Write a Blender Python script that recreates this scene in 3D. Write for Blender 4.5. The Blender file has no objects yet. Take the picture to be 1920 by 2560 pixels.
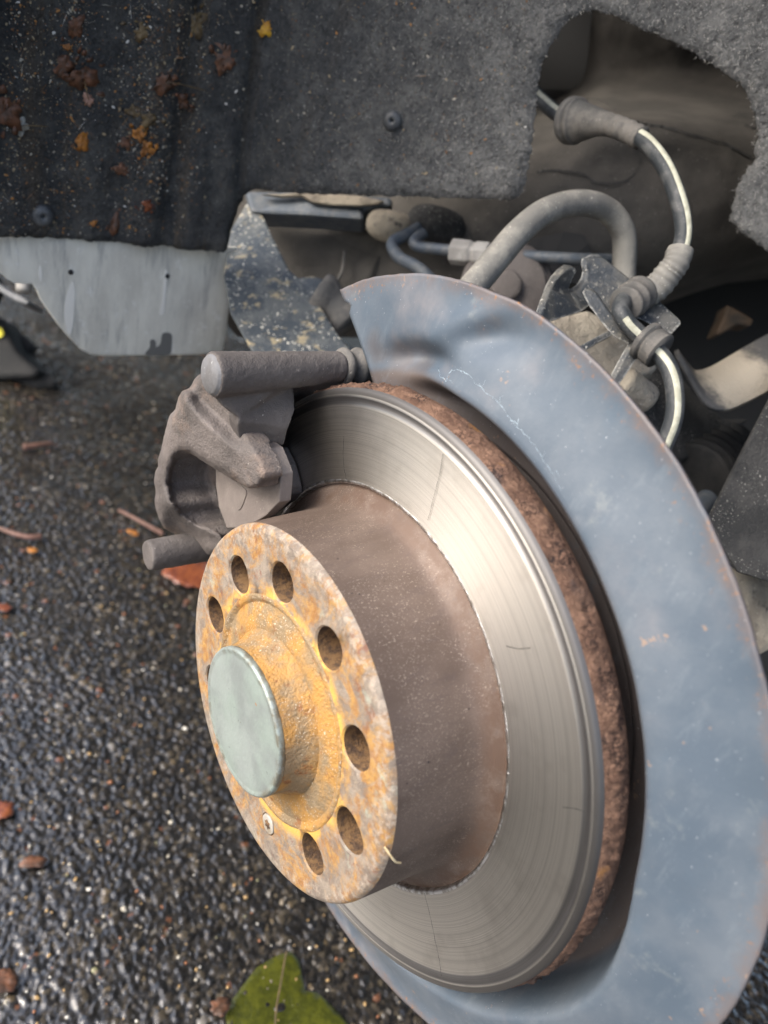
import bpy, bmesh, math, random
import numpy as np
from mathutils import Vector, Matrix, noise as mnoise
from mathutils.geometry import delaunay_2d_cdt

random.seed(7); rng = np.random.default_rng(7)
S = bpy.context.scene; COL = S.collection
PI = math.pi

# ------------------------------------------------------------------ camera
F_PX, W_PX, H_PX = 1918.0, 1920.0, 2560.0
PHI = math.radians(24)
def rotx(v):
    c, s = math.cos(PHI), math.sin(PHI)
    return Vector((v[0], v[1]*c+v[2]*s, -v[1]*s+v[2]*c))
CAM = Vector((-0.13635, -0.16662, 0.23214))
RIGHT = Vector((0.78999, -0.56011, 0.24938)).normalized()
UP = Vector((0.13643, 0.55713, 0.81914)).normalized()
FWD = UP.cross(RIGHT).normalized()
cd = bpy.data.cameras.new('camera'); cam = bpy.data.objects.new('camera', cd); COL.objects.link(cam)
cam.matrix_world = Matrix(((RIGHT.x, UP.x, -FWD.x, CAM.x), (RIGHT.y, UP.y, -FWD.y, CAM.y), (RIGHT.z, UP.z, -FWD.z, CAM.z), (0, 0, 0, 1)))
cd.sensor_fit = 'VERTICAL'; cd.sensor_height = 36; cd.sensor_width = 27; cd.lens = 36*F_PX/H_PX
cd.clip_start = .01; cd.clip_end = 500
cd.dof.use_dof = True; cd.dof.focus_distance = .32; cd.dof.aperture_fstop = 8.5
S.camera = cam

# ------------------------------------------------------------------ light
SUN_EL, SUN_AZ = 40, 286       # azimuth of the sun, clockwise from +Y seen from above
w = bpy.data.worlds.new("World"); S.world = w; w.use_nodes = True
nt = w.node_tree
sky = nt.nodes.new('ShaderNodeTexSky'); sky.sky_type = 'NISHITA'; sky.sun_disc = False
sky.sun_elevation = math.radians(SUN_EL); sky.sun_rotation = math.radians(SUN_AZ)
sky.air_density = 1.0; sky.dust_density = 4.0; sky.ozone_density = 1.0
bg = nt.nodes['Background']; bg.inputs[1].default_value = .15
hs_ = nt.nodes.new('ShaderNodeHueSaturation'); hs_.inputs['Saturation'].default_value = .88   # thin overcast
nt.links.new(sky.outputs[0], hs_.inputs['Color']); nt.links.new(hs_.outputs[0], bg.inputs[0])
ld = bpy.data.lights.new('sun', 'SUN'); ld.energy = 1.25; ld.angle = math.radians(24); ld.color = (1, .96, .9)
sun = bpy.data.objects.new('sun', ld); COL.objects.link(sun)
az, el = math.radians(SUN_AZ), math.radians(SUN_EL)
to_sun = Vector((math.sin(az)*math.cos(el), math.cos(az)*math.cos(el), math.sin(el)))
sun.rotation_euler = to_sun.to_track_quat('Z', 'Y').to_euler(); sun.location = to_sun*5
S.view_settings.view_transform = 'Standard'; S.view_settings.look = 'None'
S.view_settings.gamma = 1; S.view_settings.use_curve_mapping = False
S.view_settings.exposure = 1.3

# ------------------------------------------------------------------ measuring helpers
K = 1920/1659
def D(x, y): return (x*K, y*K)
def crop(ox, oy, s): return lambda x, y: (ox+x*s, oy+y*s)
q1 = crop(350, 850, .36166); q2 = crop(600, 0, .42195); q3 = crop(1220, 0, .42195); q5 = crop(600, 450, .42195); q6 = crop(1220, 600, .42195)
q4 = crop(0, 500, .42195); q0 = crop(0, 0, .42195); g1 = crop(0, 1100, .36166); g2 = crop(0, 1900, .39783); g3 = crop(500, 2000, .33755)
def ray(p): return FWD + RIGHT*((p[0]-960)/F_PX) + UP*((1280-p[1])/F_PX)
def dep(p, d): return CAM + ray(p)*d
def onx(p, x): r = ray(p); return CAM + r*((x-CAM.x)/r.x)
def ony(p, y): r = ray(p); return CAM + r*((y-CAM.y)/r.y)
def onz(p, z): r = ray(p); return CAM + r*((z-CAM.z)/r.z)
def hit(p, g, lo=.2, hi=1.1):        # first zero of g(point) along the sight line
    r = ray(p)
    for _ in range(50):
        m = (lo+hi)/2
        if g(CAM+r*m) < 0: lo = m
        else: hi = m
    return CAM + r*lo
def pol(x, r, deg):                  # point on the wheel, angle in the fitted frame
    a = math.radians(deg); return rotx((x, r*math.cos(a), r*math.sin(a)))
def sst(a, b, t):
    t = max(0., min(1., (t-a)/(b-a))); return t*t*(3-2*t)
def nz(v, s, o=0): return mnoise.noise(Vector(v)*s + Vector((o, o*.7, -o)))
def fbm(v, s, n=3): return sum(nz(v, s*2**i, i*3.1)/2**i for i in range(n))

# ------------------------------------------------------------------ object helpers
def tag(o, label=None, cat=None, group=None, kind=None):
    for k, v in (('label', label), ('category', cat), ('group', group), ('kind', kind)):
        if v: o[k] = v
    return o
def thing(name, label, cat, loc=(0, 0, 0), group=None):
    o = bpy.data.objects.new(name, None); o.empty_display_size = .01; COL.objects.link(o); o.location = loc
    return tag(o, label, cat, group)
def put(name, me, m=None, parent=None, smooth=True):
    if isinstance(me, bmesh.types.BMesh):
        b = me; me = bpy.data.meshes.new(name); b.to_mesh(me); b.free()
    if m:
        for x in (m if isinstance(m, (list, tuple)) else [m]): me.materials.append(x)
    if smooth and len(me.polygons): me.polygons.foreach_set('use_smooth', [True]*len(me.polygons))
    o = bpy.data.objects.new(name, me); COL.objects.link(o)
    if parent is not None:
        o.parent = parent; o.matrix_parent_inverse = Matrix.Translation(-parent.location) if parent.type == 'EMPTY' else Matrix()
    return o
def mesh(vs, fs):
    me = bpy.data.meshes.new('mesh'); me.from_pydata([tuple(v) for v in vs], [], fs); me.update(); return me
def fixn(me):
    b = bmesh.new(); b.from_mesh(me); bmesh.ops.recalc_face_normals(b, faces=b.faces); b.to_mesh(me); b.free(); return me
def sharp(o, deg=35):
    me = o.data; a = math.radians(deg); b = bmesh.new(); b.from_mesh(me)
    for e in b.edges:
        if len(e.link_faces) == 2 and e.calc_face_angle(0) > a: e.smooth = False
    b.to_mesh(me); b.free(); return o
def bevel(o, wd, seg=2, ang=30):
    m = o.modifiers.new('bevel', 'BEVEL'); m.width = wd; m.segments = seg; m.limit_method = 'ANGLE'; m.angle_limit = math.radians(ang)
    return o
def subd(o, n=1):
    m = o.modifiers.new('sub', 'SUBSURF'); m.levels = m.render_levels = n; return o
def remesh(o, vox, smooth=6):
    m = o.modifiers.new('re', 'REMESH'); m.mode = 'VOXEL'; m.voxel_size = vox; m.use_smooth_shade = True
    if smooth:
        s = o.modifiers.new('sm', 'SMOOTH'); s.factor = .5; s.iterations = smooth
    return o
def rough(o, size, amt, kind='CLOUDS'):
    t = bpy.data.textures.new('relief', kind); t.noise_scale = size
    if kind == 'CLOUDS': t.noise_depth = 2
    m = o.modifiers.new('relief', 'DISPLACE'); m.texture = t; m.strength = amt; m.mid_level = .5; m.texture_coords = 'LOCAL'
    return o
def solid(o, th, off=-1):
    m = o.modifiers.new('solid', 'SOLIDIFY'); m.thickness = th; m.offset = off; return o
def revolve(profile, a0=0, a1=360, n=96, closed=True, fn=None):
    """profile of (x, r) turned round the wheel axis"""
    vs, fs = [], []; k = len(profile); m = n if closed else n+1
    for i in range(m):
        a = a0+(a1-a0)*i/n
        for j, (x, r) in enumerate(profile):
            if fn: x, r, aa = fn(x, r, a, j)
            else: aa = a
            vs.append(pol(x, r, aa))
    for i in range(n):
        i2 = (i+1) % m
        for j in range(k-1): fs.append((i*k+j, i*k+j+1, i2*k+j+1, i2*k+j))
    return mesh(vs, fs)
def spline(pts, n=8):
    P = [Vector(p) for p in pts]; out = []
    for i in range(len(P)-1):
        a = P[max(i-1, 0)]; b = P[i]; c = P[i+1]; d = P[min(i+2, len(P)-1)]
        for k in range(n):
            t = k/n
            out.append(.5*((2*b)+(c-a)*t+(2*a-5*b+4*c-d)*t*t+(3*b-a-3*c+d)*t**3))
    out.append(P[-1]); return out
def frames(path, up=Vector((.13, -.2, 1))):
    fr = []; n = None
    for i, p in enumerate(path):
        t = (path[min(i+1, len(path)-1)]-path[max(i-1, 0)]).normalized()
        if n is None: n = (up-t*up.dot(t)).normalized()
        else: n = (n-t*n.dot(t)).normalized()
        fr.append((p, t, n, t.cross(n)))
    return fr
def tube(path, r, seg=16, cap=True):
    fr = frames(path); vs, fs = [], []
    for i, (p, t, n, b) in enumerate(fr):
        rr = r(i/(len(fr)-1)) if callable(r) else r
        for k in range(seg):
            a = 2*PI*k/seg; vs.append(p+(n*math.cos(a)+b*math.sin(a))*rr)
    for i in range(len(fr)-1):
        for k in range(seg):
            k2 = (k+1) % seg; fs.append((i*seg+k, i*seg+k2, (i+1)*seg+k2, (i+1)*seg+k))
    if cap: fs.append(tuple(range(seg))[::-1]); fs.append(tuple((len(fr)-1)*seg+k for k in range(seg)))
    return fixn(mesh(vs, fs))
def stripe(path, r, toward, half=.42, proud=.00025, side=0):
    """a band printed proud on a cable, on the side turned to `toward`"""
    vs, fs = [], []; m = 5
    for i, p in enumerate(path):
        t = (path[min(i+1, len(path)-1)]-path[max(i-1, 0)]).normalized()
        n = (toward-p); n = (n-t*n.dot(t)).normalized(); b = t.cross(n)
        for k in range(m):
            a = side + half*(2*k/(m-1)-1); e = 0 if k in (0, m-1) else proud
            vs.append(p+(n*math.cos(a)+b*math.sin(a))*(r+e))
    for i in range(len(path)-1):
        for k in range(m-1): fs.append((i*m+k, i*m+k+1, (i+1)*m+k+1, (i+1)*m+k))
    return mesh(vs, fs)
def cyl(p, d, r, h, seg=24, r2=None):
    d = Vector(d).normalized(); return tube([Vector(p)+d*(h*i/4) for i in range(5)], (lambda t: r+(r2-r)*t) if r2 else r, seg)
def plate(pts, d, th):
    """a flat or slightly bent plate through pts, thickened along d"""
    n = len(pts); d = Vector(d).normalized()*th
    vs = [Vector(p) for p in pts]+[Vector(p)+d for p in pts]
    fs = [tuple(range(n)), tuple(range(2*n-1, n-1, -1))]+[(i, i+n, (i+1) % n+n, (i+1) % n) for i in range(n)]
    b = bmesh.new(); b.from_mesh(mesh(vs, fs)); bmesh.ops.recalc_face_normals(b, faces=b.faces)
    bmesh.ops.triangulate(b, faces=[f for f in b.faces if len(f.verts) > 4])
    return b
def merge(*bs):
    out = bmesh.new()
    for b in bs:
        if isinstance(b, bpy.types.Mesh): out.from_mesh(b)
        else:
            t = bpy.data.meshes.new('t'); b.to_mesh(t); b.free(); out.from_mesh(t)
    return out
def smooth_poly(pts, n=4, keep=()):
    """closed Catmull-Rom through 2-D points"""
    P = [Vector(p) for p in pts]; m = len(P); out = []
    for i in range(m):
        a, b, c, d = P[i-1], P[i], P[(i+1) % m], P[(i+2) % m]
        for k in range(n):
            t = k/n; out.append(.5*((2*b)+(c-a)*t+(2*a-5*b+4*c-d)*t*t+(3*b-a-3*c+d)*t**3))
    return out
def inside(p, poly):
    c = False; x, y = p; j = len(poly)-1
    for i in range(len(poly)):
        xi, yi = poly[i]; xj, yj = poly[j]
        if (yi > y) != (yj > y) and x < (xj-xi)*(y-yi)/(yj-yi)+xi: c = not c
        j = i
    return c
def sheet(outline, holes, step, lift):
    """outline and holes in 2-D, filled with a fine grid, lifted to 3-D by lift(u,v)"""
    vs, es, k = [], [], 0
    for lp in [outline]+holes:
        n = len(lp); vs += [Vector((p[0], p[1])) for p in lp]; es += [(k+i, k+(i+1) % n) for i in range(n)]; k += n
    xs = [p[0] for p in outline]; ys = [p[1] for p in outline]
    x = min(xs)+step*.5; r = 0
    while x < max(xs):
        y = min(ys)+(step*.5 if r % 2 else step*.25)
        while y < max(ys):
            q = (x, y)
            if inside(q, outline) and not any(inside(q, h) for h in holes):
                if min(min((p[0]-x)**2+(p[1]-y)**2 for p in lp) for lp in [outline]+holes) > (step*.55)**2: vs.append(Vector(q))
            y += step
        x += step*.87; r += 1
    V, _, Fc, _, _, _ = delaunay_2d_cdt(vs, es, [], 0, 1e-7)
    F2 = []
    for f in Fc:
        c = (sum(V[i][0] for i in f)/len(f), sum(V[i][1] for i in f)/len(f))
        if inside(c, outline) and not any(inside(c, h) for h in holes): F2.append(tuple(f))
    return mesh([lift(p[0], p[1]) for p in V], F2)

# ------------------------------------------------------------------ material helpers
class Mat:
    def __init__(s, name, **kw):
        s.m = bpy.data.materials.new(name); s.m.use_nodes = True; s.t = s.m.node_tree
        s.b = s.t.nodes['Principled BSDF']; s.tc = s.t.nodes.new('ShaderNodeTexCoord'); s.co = s.tc.outputs['Object']
        for k, v in kw.items(): s.set(k, v)
    def set(s, k, v):
        k = {'rough': 'Roughness', 'metal': 'Metallic', 'spec': 'Specular IOR Level', 'coat': 'Coat Weight', 'coatr': 'Coat Roughness', 'col': 'Base Color', 'aniso': 'Anisotropic'}.get(k, k)
        s.link(v, s.b.inputs[k])
    def link(s, v, sock):
        if hasattr(v, 'is_output'): s.t.links.new(v, sock)
        elif isinstance(v, (tuple, list)) and len(v) == 3 and sock.type == 'RGBA': sock.default_value = (*v, 1)
        else: sock.default_value = v
    def node(s, typ, **kw):
        n = s.t.nodes.new('ShaderNode'+typ)
        for k, v in kw.items():
            if k.startswith('_'): setattr(n, k[1:], v)
            else: s.link(v, n.inputs[int(k[1:]) if k[0] == 'i' and k[1:].isdigit() else k.replace('__', ' ')])
        return n
    def map(s, sc=(1, 1, 1), loc=(0, 0, 0), rot=(0, 0, 0), src=None):
        return s.node('Mapping', i0=src or s.co, i1=loc, i2=rot, i3=sc).outputs[0]
    def noise(s, scale, detail=4, rough=.55, vec=None, dist=0):
        return s.node('TexNoise', Vector=vec or s.co, Scale=scale, Detail=detail, Roughness=rough, Distortion=dist).outputs[0]
    def vor(s, scale, vec=None, feature='F1', out=0, rand=1):
        return s.node('TexVoronoi', _feature=feature, Vector=vec or s.co, Scale=scale, Randomness=rand).outputs[out]
    def step(s, v, a, b, x=0., y=1.):
        return s.node('MapRange', _interpolation_type='SMOOTHSTEP', i0=v, i1=a, i2=b, i3=x, i4=y).outputs[0]
    def math(s, op, a, b=0.): return s.node('Math', _operation=op, i0=a, i1=b).outputs[0]
    def mul(s, a, b): return s.math('MULTIPLY', a, b)
    def mix(s, f, a, b):
        n = s.node('Mix', _data_type='RGBA'); s.link(f, n.inputs[0]); s.link(a, n.inputs[6]); s.link(b, n.inputs[7]); return n.outputs[2]
    def xyz(s):
        n = s.node('SeparateXYZ', i0=s.co); return n.outputs
    def radius(s):
        x = s.xyz(); return s.math('SQRT', s.math('ADD', s.mul(x[1], x[1]), s.mul(x[2], x[2])))
    def bump(s, h, dist, st=1., prev=None):
        n = s.node('Bump', Height=h, Distance=dist, Strength=st)
        if prev: s.t.links.new(prev, n.inputs['Normal'])
        s.t.links.new(n.outputs[0], s.b.inputs['Normal']); return n.outputs[0]

def grime(name, a, b, c=None, s1=60, s2=500, lo=.42, hi=.62, speck=(.6, .57, .5), speck_t=.7, speck_s=900, rough=.75, metal=0, bs=1200, bd=.0004, spec=.4, c_lo=.55, c_hi=.7, s3=140):
    m = Mat(name, rough=rough, metal=metal, spec=spec)
    col = m.mix(m.step(m.noise(s1, 6, .62), lo, hi), a, b)
    if c: col = m.mix(m.step(m.noise(s3, 6, .65, m.map(loc=(3, 1, 2))), c_lo, c_hi), col, c)
    if speck:
        k = m.mul(m.step(m.noise(speck_s, 2, .5), speck_t, speck_t+.06), m.step(m.noise(s1*.7, 3, .5, m.map(loc=(5, 5, 5))), .35, .6))
        col = m.mix(k, col, speck)
    m.set('col', col)
    m.bump(m.math('ADD', m.noise(bs, 4, .6), m.mul(m.noise(s2*.4, 3, .6), 1.5)), bd)
    return m.m

MT = {}
# felt of the liner: wet and dirty on its outer side, dry and dusty further in
m = Mat('felt'); x, y, z = m.xyz()
dry = m.step(m.math('ADD', x, m.mul(m.math('SUBTRACT', m.noise(14, 4), .5), .12)), .10, .27)
n1 = m.noise(380, 6, .75); n2 = m.noise(60, 6, .7)
wetc = m.mix(m.step(n2, .4, .65), (.038, .041, .044), (.082, .083, .080))
dryc = m.mix(m.step(n2, .38, .68), (.11, .112, .113), (.20, .20, .195))
c = m.mix(dry, wetc, dryc)
brown = m.mul(m.step(m.noise(34, 6, .75, m.map(sc=(2., 1, .16))), .50, .64), m.step(x, .2, .1))
c = m.mix(m.mul(brown, .75), c, (.085, .068, .050))
fib = m.step(m.noise(520, 3, .7, m.map(sc=(1, 1, 1), loc=(.3, 1, 0)), 1.2), .56, .68)
c = m.mix(m.mul(m.step(n1, .52, .36), .6), c, (.012, .012, .013))
c = m.mix(m.mul(fib, .75), c, m.mix(dry, (.11, .10, .085), (.30, .295, .28)))
sp = m.step(m.vor(420), .13, .08); c = m.mix(m.mul(sp, m.step(m.noise(320, 1), .54, .62)), c, (.62, .60, .54))
m.set('col', c); m.set('rough', m.node('MapRange', i0=dry, i1=0, i2=1, i3=.42, i4=.92).outputs[0]); m.set('spec', .35)
b1 = m.bump(n1, .0022, 1); m.bump(m.noise(170, 3, .6), .003, .6, b1); MT['felt'] = m.m
MT['fibre'] = Mat('fibre', col=(.50, .49, .46), rough=.9).m
MT['felt_dark'] = grime('felt_dark', (.022, .023, .024), (.04, .04, .04), None, 40, speck=(.45, .44, .4), speck_t=.64, speck_s=1100, bs=900, bd=.0012, rough=.9)
MT['inner'] = grime('inner_panel', (.048, .045, .041), (.088, .081, .072), (.028, .027, .026), 16, 300, .35, .7, (.3, .29, .26), .7, 700, .9, bs=700, bd=.0006, s3=22, c_lo=.56, c_hi=.75)
# grey plastic lip
m = Mat('lip', rough=.38, spec=.5); x, y, z = m.xyz()
c = m.mix(m.step(m.noise(30, 6, .65, m.map(sc=(1.5, 1, .5))), .35, .65), (.54, .52, .46), (.70, .68, .60))
c = m.mix(m.step(m.noise(120, 5, .75), .56, .72), c, (.74, .73, .68)); c = m.mix(m.mul(m.step(m.noise(45, 5, .7, m.map(sc=(2, 1, .3), loc=(4, 0, 0))), .52, .68), .6), c, (.30, .30, .285))
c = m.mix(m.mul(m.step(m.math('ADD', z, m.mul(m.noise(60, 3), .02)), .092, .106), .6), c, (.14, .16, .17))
m.set('col', c); m.bump(m.noise(500, 4), .0003, .5); MT['lip'] = m.m
MT['lip_stain'] = Mat('lip_stain', col=(.15, .148, .14), rough=.3).m
MT['lip_streak'] = Mat('lip_streak', col=(.76, .74, .68), rough=.5).m

# rusty face of the disc hat
def rustface(name, gain=1.):
    m = Mat(name, rough=.62, metal=.12, spec=.4)
    r = m.radius()
    g = m.mix(m.step(m.noise(120, 6, .65), .4, .62), (.185, .152, .125), (.28, .235, .19))
    o = m.mix(m.step(m.noise(200, 5, .6, m.map(loc=(2, 0, 0))), .4, .6), (.30, .14, .040), (.43, .24, .068))
    c = m.mix(m.mul(m.step(m.noise(60, 9, .78, m.map(loc=(0, 4, 1)), .6), .44, .60), .92), g, o)
    c = m.mix(m.mul(m.step(m.noise(70, 6, .7, m.map(loc=(7, 1, 1)), .8), .58, .68), .8), c, (.20, .08, .045))
    # concentric rust collecting round the bore, wear towards the rim
    ring = m.mul(m.step(r, .042, .046), m.step(r, .053, .048)); c = m.mix(m.mul(ring, m.step(m.noise(90, 4), .4, .55)), c, (.62, .36, .09))
    edge = m.mul(m.step(r, .062, .072), m.step(m.noise(300, 5, .7), .48, .60)); c = m.mix(m.mul(edge, .7), c, (.38, .32, .26))
    wh = m.mul(m.step(m.noise(620, 5, .8, m.map(sc=(1, 1.8, .6))), .56, .68), m.step(m.noise(38, 3, .6, m.map(loc=(1, 6, 3))), .42, .62))
    c = m.mix(m.mul(wh, .6), c, (.58, .51, .43))
    c = m.mix(m.mul(m.step(m.noise(55, 5, .6, m.map(loc=(9, 2, 4))), .60, .70), .7), c, (.36, .40, .33))
    m.set('col', c)
    b = m.bump(m.noise(900, 5, .7), .0005, .8); m.bump(m.noise(160, 4, .6), .0012, .6, b); return m.m
MT['rustface'] = rustface('rust_face')
m = Mat('rust_bore', rough=.8); m.set('col', m.mix(m.step(m.noise(260, 5, .7), .4, .62), (.20, .115, .05), (.075, .045, .028))); m.bump(m.noise(900, 4, .7), .0007); MT['bore'] = m.m
# brown barrel of the hat
m = Mat('brown_barrel', rough=.55, metal=.25, spec=.4)
c = m.mix(m.step(m.noise(40, 5, .6, m.map(sc=(.5, 1, 1))), .35, .65), (.098, .070, .055), (.145, .107, .086))
sp = m.mul(m.step(m.noise(1500, 5, .8, m.map(sc=(.7, 1, 1))), .55, .68), m.step(m.noise(30, 5, .7, m.map(loc=(2, 2, 2))), .36, .60))
c = m.mix(sp, c, (.42, .35, .29)); c = m.mix(m.mul(m.step(m.noise(200, 5, .75, m.map(sc=(.3, 1, 1))), .52, .70), .5), c, (.09, .068, .062)); c = m.mix(m.step(m.noise(420, 2), .72, .76), c, (.04, .03, .03))
x, y, z = m.xyz(); c = m.mix(m.mul(m.step(x, .034, .040), m.step(m.noise(90, 5, .7), .38, .6)), c, (.105, .068, .050))
m.set('col', c); m.bump(m.noise(900, 4, .6), .0002, .6); MT['barrel'] = m.m
# swept steel ring
m = Mat('swept_steel', metal=1., aniso=.62); m.b.inputs['Anisotropic Rotation'].default_value = .25; r = m.radius()
cr = m.node('CombineXYZ', i0=r, i1=0., i2=0.).outputs[0]
f1 = m.noise(2600, 5, .8, cr); f2 = m.noise(420, 4, .6, cr); blot = m.noise(60, 5, .6)
c = m.mix(m.step(f1, .36, .66), (.50, .48, .45), (.82, .79, .74))
c = m.mix(m.mul(m.step(f2, .5, .66), .35), c, (.26, .25, .24))
c = m.mix(m.mul(m.step(blot, .5, .7), .25), c, (.34, .32, .29))
band = m.mul(m.step(r, .1176, .1188), m.step(r, .1222, .1212)); c = m.mix(m.mul(band, .75), c, (.17, .17, .185))
lip = m.mul(m.step(r, .1220, .1226), 1.); c = m.mix(m.mul(lip, .9), c, (.17, .165, .165))
th = m.node('Math', _operation='ARCTAN2', i0=m.xyz()[1], i1=m.xyz()[2]).outputs[0]
m.set('col', c); m.set('rough', m.math('ADD', m.node('MapRange', i0=f1, i1=.3, i2=.7, i3=.50, i4=.38).outputs[0], m.mul(lip, .22)))
tg = m.node('Tangent', _direction_type='RADIAL', _axis='X').outputs[0]; m.t.links.new(tg, m.b.inputs['Tangent'])
m.bump(m.math('ADD', f1, m.mul(f2, 2.)), .00008, .6); MT['steel'] = m.m
MT['bright_edge'] = grime('bright_edge', (.75, .76, .78), (.35, .33, .31), None, 300, metal=1, rough=.32, speck=None, bd=.0003)
# rim
m = Mat('rusty_rim', rough=.85, spec=.25)
c = m.mix(m.step(m.noise(130, 6, .65), .40, .60), (.145, .082, .056), (.215, .126, .085))
c = m.mix(m.step(m.noise(40, 4, .6, m.map(loc=(3, 3, 3))), .55, .7), c, (.085, .062, .058))
c = m.mix(m.step(m.noise(75, 4, .6, m.map(loc=(8, 3, 3))), .62, .72), c, (.30, .15, .055))
ck = m.vor(520, m.node('VectorMath', _operation='ADD', i0=m.co, i1=m.node('VectorMath', _operation='SCALE', i0=m.node('TexNoise', Vector=m.co, Scale=420., Detail=4.).outputs[1], Scale=.006).outputs[0]).outputs[0], 'DISTANCE_TO_EDGE')
crk = m.step(ck, .12, .02); c = m.mix(m.mul(crk, m.step(m.noise(90, 3), .48, .62)), c, (.025, .018, .018))
m.set('col', c); b = m.bump(m.math('SUBTRACT', m.noise(500, 5, .7), m.mul(crk, .5)), .0014, .9); MT['rim'] = m.m
# blued shield
m = Mat('shield_paint', rough=.5, metal=.0, spec=.45); x, y, z = m.xyz(); r = m.radius()
c = m.mix(m.step(m.noise(24, 6, .62), .36, .66), (.068, .092, .122), (.104, .126, .153))
c = m.mix(m.step(m.noise(16, 5, .6, m.map(loc=(4, 1, 7))), .52, .72), c, (.165, .165, .18))
c = m.mix(m.mul(m.step(m.noise(60, 6, .7, m.map(loc=(1, 1, 9))), .60, .72), .4), c, (.19, .21, .21))
c = m.mix(m.mul(m.step(r, .1335, .1295), .85), c, (.085, .066, .058))
c = m.mix(m.mul(m.step(m.noise(150, 5, .7, m.map(sc=(1, 1, .35))), .52, .74), .2), c, (.21, .24, .265)); c = m.mix(m.mul(m.step(m.noise(34, 6, .7, m.map(loc=(6, 3, 2))), .55, .70), .5), c, (.075, .105, .14))
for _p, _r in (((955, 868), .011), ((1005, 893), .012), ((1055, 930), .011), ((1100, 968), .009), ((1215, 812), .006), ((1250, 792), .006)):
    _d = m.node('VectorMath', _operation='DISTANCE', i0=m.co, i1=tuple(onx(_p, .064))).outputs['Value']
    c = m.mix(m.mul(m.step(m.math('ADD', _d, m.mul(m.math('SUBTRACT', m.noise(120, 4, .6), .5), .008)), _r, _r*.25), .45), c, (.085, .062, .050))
ed = m.math('ADD', r, m.mul(m.math('SUBTRACT', m.noise(50, 5, .7), .5), .02))
c = m.mix(m.mul(m.step(ed, .1625, .1695), .7), c, (.125, .098, .09))
rs = m.mul(m.step(m.math('ADD', r, m.mul(m.math('SUBTRACT', m.noise(30, 4, .7), .5), .03)), .160, .168), m.step(m.noise(420, 6, .75), .57, .66)); c = m.mix(rs, c, (.26, .125, .05))
c = m.mix(m.step(m.noise(1100, 2), .725, .765), c, (.36, .39, .42))
c = m.mix(m.mul(m.step(m.noise(110, 4, .7, m.map(loc=(2, 2, 1))), .66, .72), .55), c, (.33, .21, .13))
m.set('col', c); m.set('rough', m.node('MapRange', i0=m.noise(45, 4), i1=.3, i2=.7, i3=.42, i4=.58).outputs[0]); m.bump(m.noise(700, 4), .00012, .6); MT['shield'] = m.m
MT['crack_line'] = Mat('crack_line', col=(.30, .37, .43), rough=.6).m
# cap
m = Mat('cap_metal', rough=.48, metal=.35)
c = m.mix(m.step(m.noise(55, 5, .6), .36, .64), (.245, .275, .265), (.29, .345, .315)); c = m.mix(m.step(m.noise(420, 4, .7), .64, .72), c, (.15, .165, .155)); c = m.mix(m.mul(m.step(m.radius(), .0255, .0285), m.step(m.noise(180, 4, .7), .42, .6)), c, (.17, .165, .13)); c = m.mix(m.mul(m.step(m.noise(26, 4, .6, m.map(loc=(5, 1, 1))), .48, .62), .45), c, (.36, .40, .385))
c = m.mix(m.step(m.noise(150, 2, .5, m.map(loc=(3, 9, 2))), .735, .75), c, (.40, .2, .08)); m.set('col', c); m.bump(m.math('ADD', m.noise(500, 4), m.mul(m.noise(60, 3), 3.)), .0003, .6); MT['cap'] = m.m
MT['hubrust'] = grime('hub_rust', (.25, .185, .11), (.42, .23, .065), (.24, .11, .045), 60, 500, .4, .6, (.62, .56, .46), .63, 1300, .62, .15, 900, .0007, c_lo=.56, c_hi=.68)
MT['iron'] = grime('cast_iron', (.088, .077, .072), (.15, .13, .121), (.20, .152, .125), 26, 400, .38, .64, (.5, .46, .42), .70, 800, .68, .1, 1000, .0007, c_lo=.52, c_hi=.68, s3=30)
MT['iron_grey'] = grime('cast_iron_grey', (.085, .075, .071), (.125, .112, .105), None, 34, 400, .38, .64, (.42, .39, .36), .70, 900, .7, .1, 1300, .0004)
MT['pad'] = grime('pad_plate', (.16, .137, .125), (.205, .178, .162), None, 40, speck=(.4, .36, .32), speck_t=.72, rough=.62, metal=.1, bd=.0002)
MT['pin_end'] = grime('pin_end', (.15, .152, .16), (.12, .118, .12), None, 90, rough=.6, speck=(.6, .6, .6), bd=.0002)
MT['rubber'] = grime('rubber', (.07, .069, .067), (.13, .122, .112), None, 60, speck=(.35, .33, .3), speck_t=.7, rough=.75, bd=.0003)
MT['hose'] = grime('hose', (.15, .147, .137), (.23, .222, .20), None, 60, speck=(.42, .41, .37), speck_t=.66, speck_s=700, rough=.8, bd=.0003)
MT['cable'] = grime('cable', (.024, .029, .034), (.075, .078, .08), None, 80, speck=(.3, .3, .28), speck_t=.7, rough=.5, bd=.0003)
MT['stripe'] = grime('stripe', (.42, .42, .34), (.32, .32, .25), None, 200, speck=(.2, .15, .08), speck_t=.76, rough=.6, bd=.0001)
MT['bracket'] = grime('bracket', (.035, .041, .048), (.085, .084, .078), (.20, .19, .165), 60, 400, .40, .62, (.45, .43, .38), .64, 700, .5, .2, 700, .0004)
def wear(mt, col, rad=.0016, lo=.02, hi=.16):
    m = Mat.__new__(Mat); m.m = mt; m.t = mt.node_tree; m.b = m.t.nodes['Principled BSDF']; m.co = m.t.nodes['Texture Coordinate'].outputs['Object']
    old = m.b.inputs['Base Color'].links[0].from_socket
    bv = m.node('Bevel', _samples=6, Radius=rad).outputs[0]; g = m.node('NewGeometry').outputs['Normal']
    d = m.math('SUBTRACT', 1., m.node('VectorMath', _operation='DOT_PRODUCT', i0=bv, i1=g).outputs['Value'])
    k = m.mul(m.step(d, lo, hi), m.step(m.noise(300, 4, .6), .35, .55)); m.set('col', m.mix(m.mul(k, .85), old, col))
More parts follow.
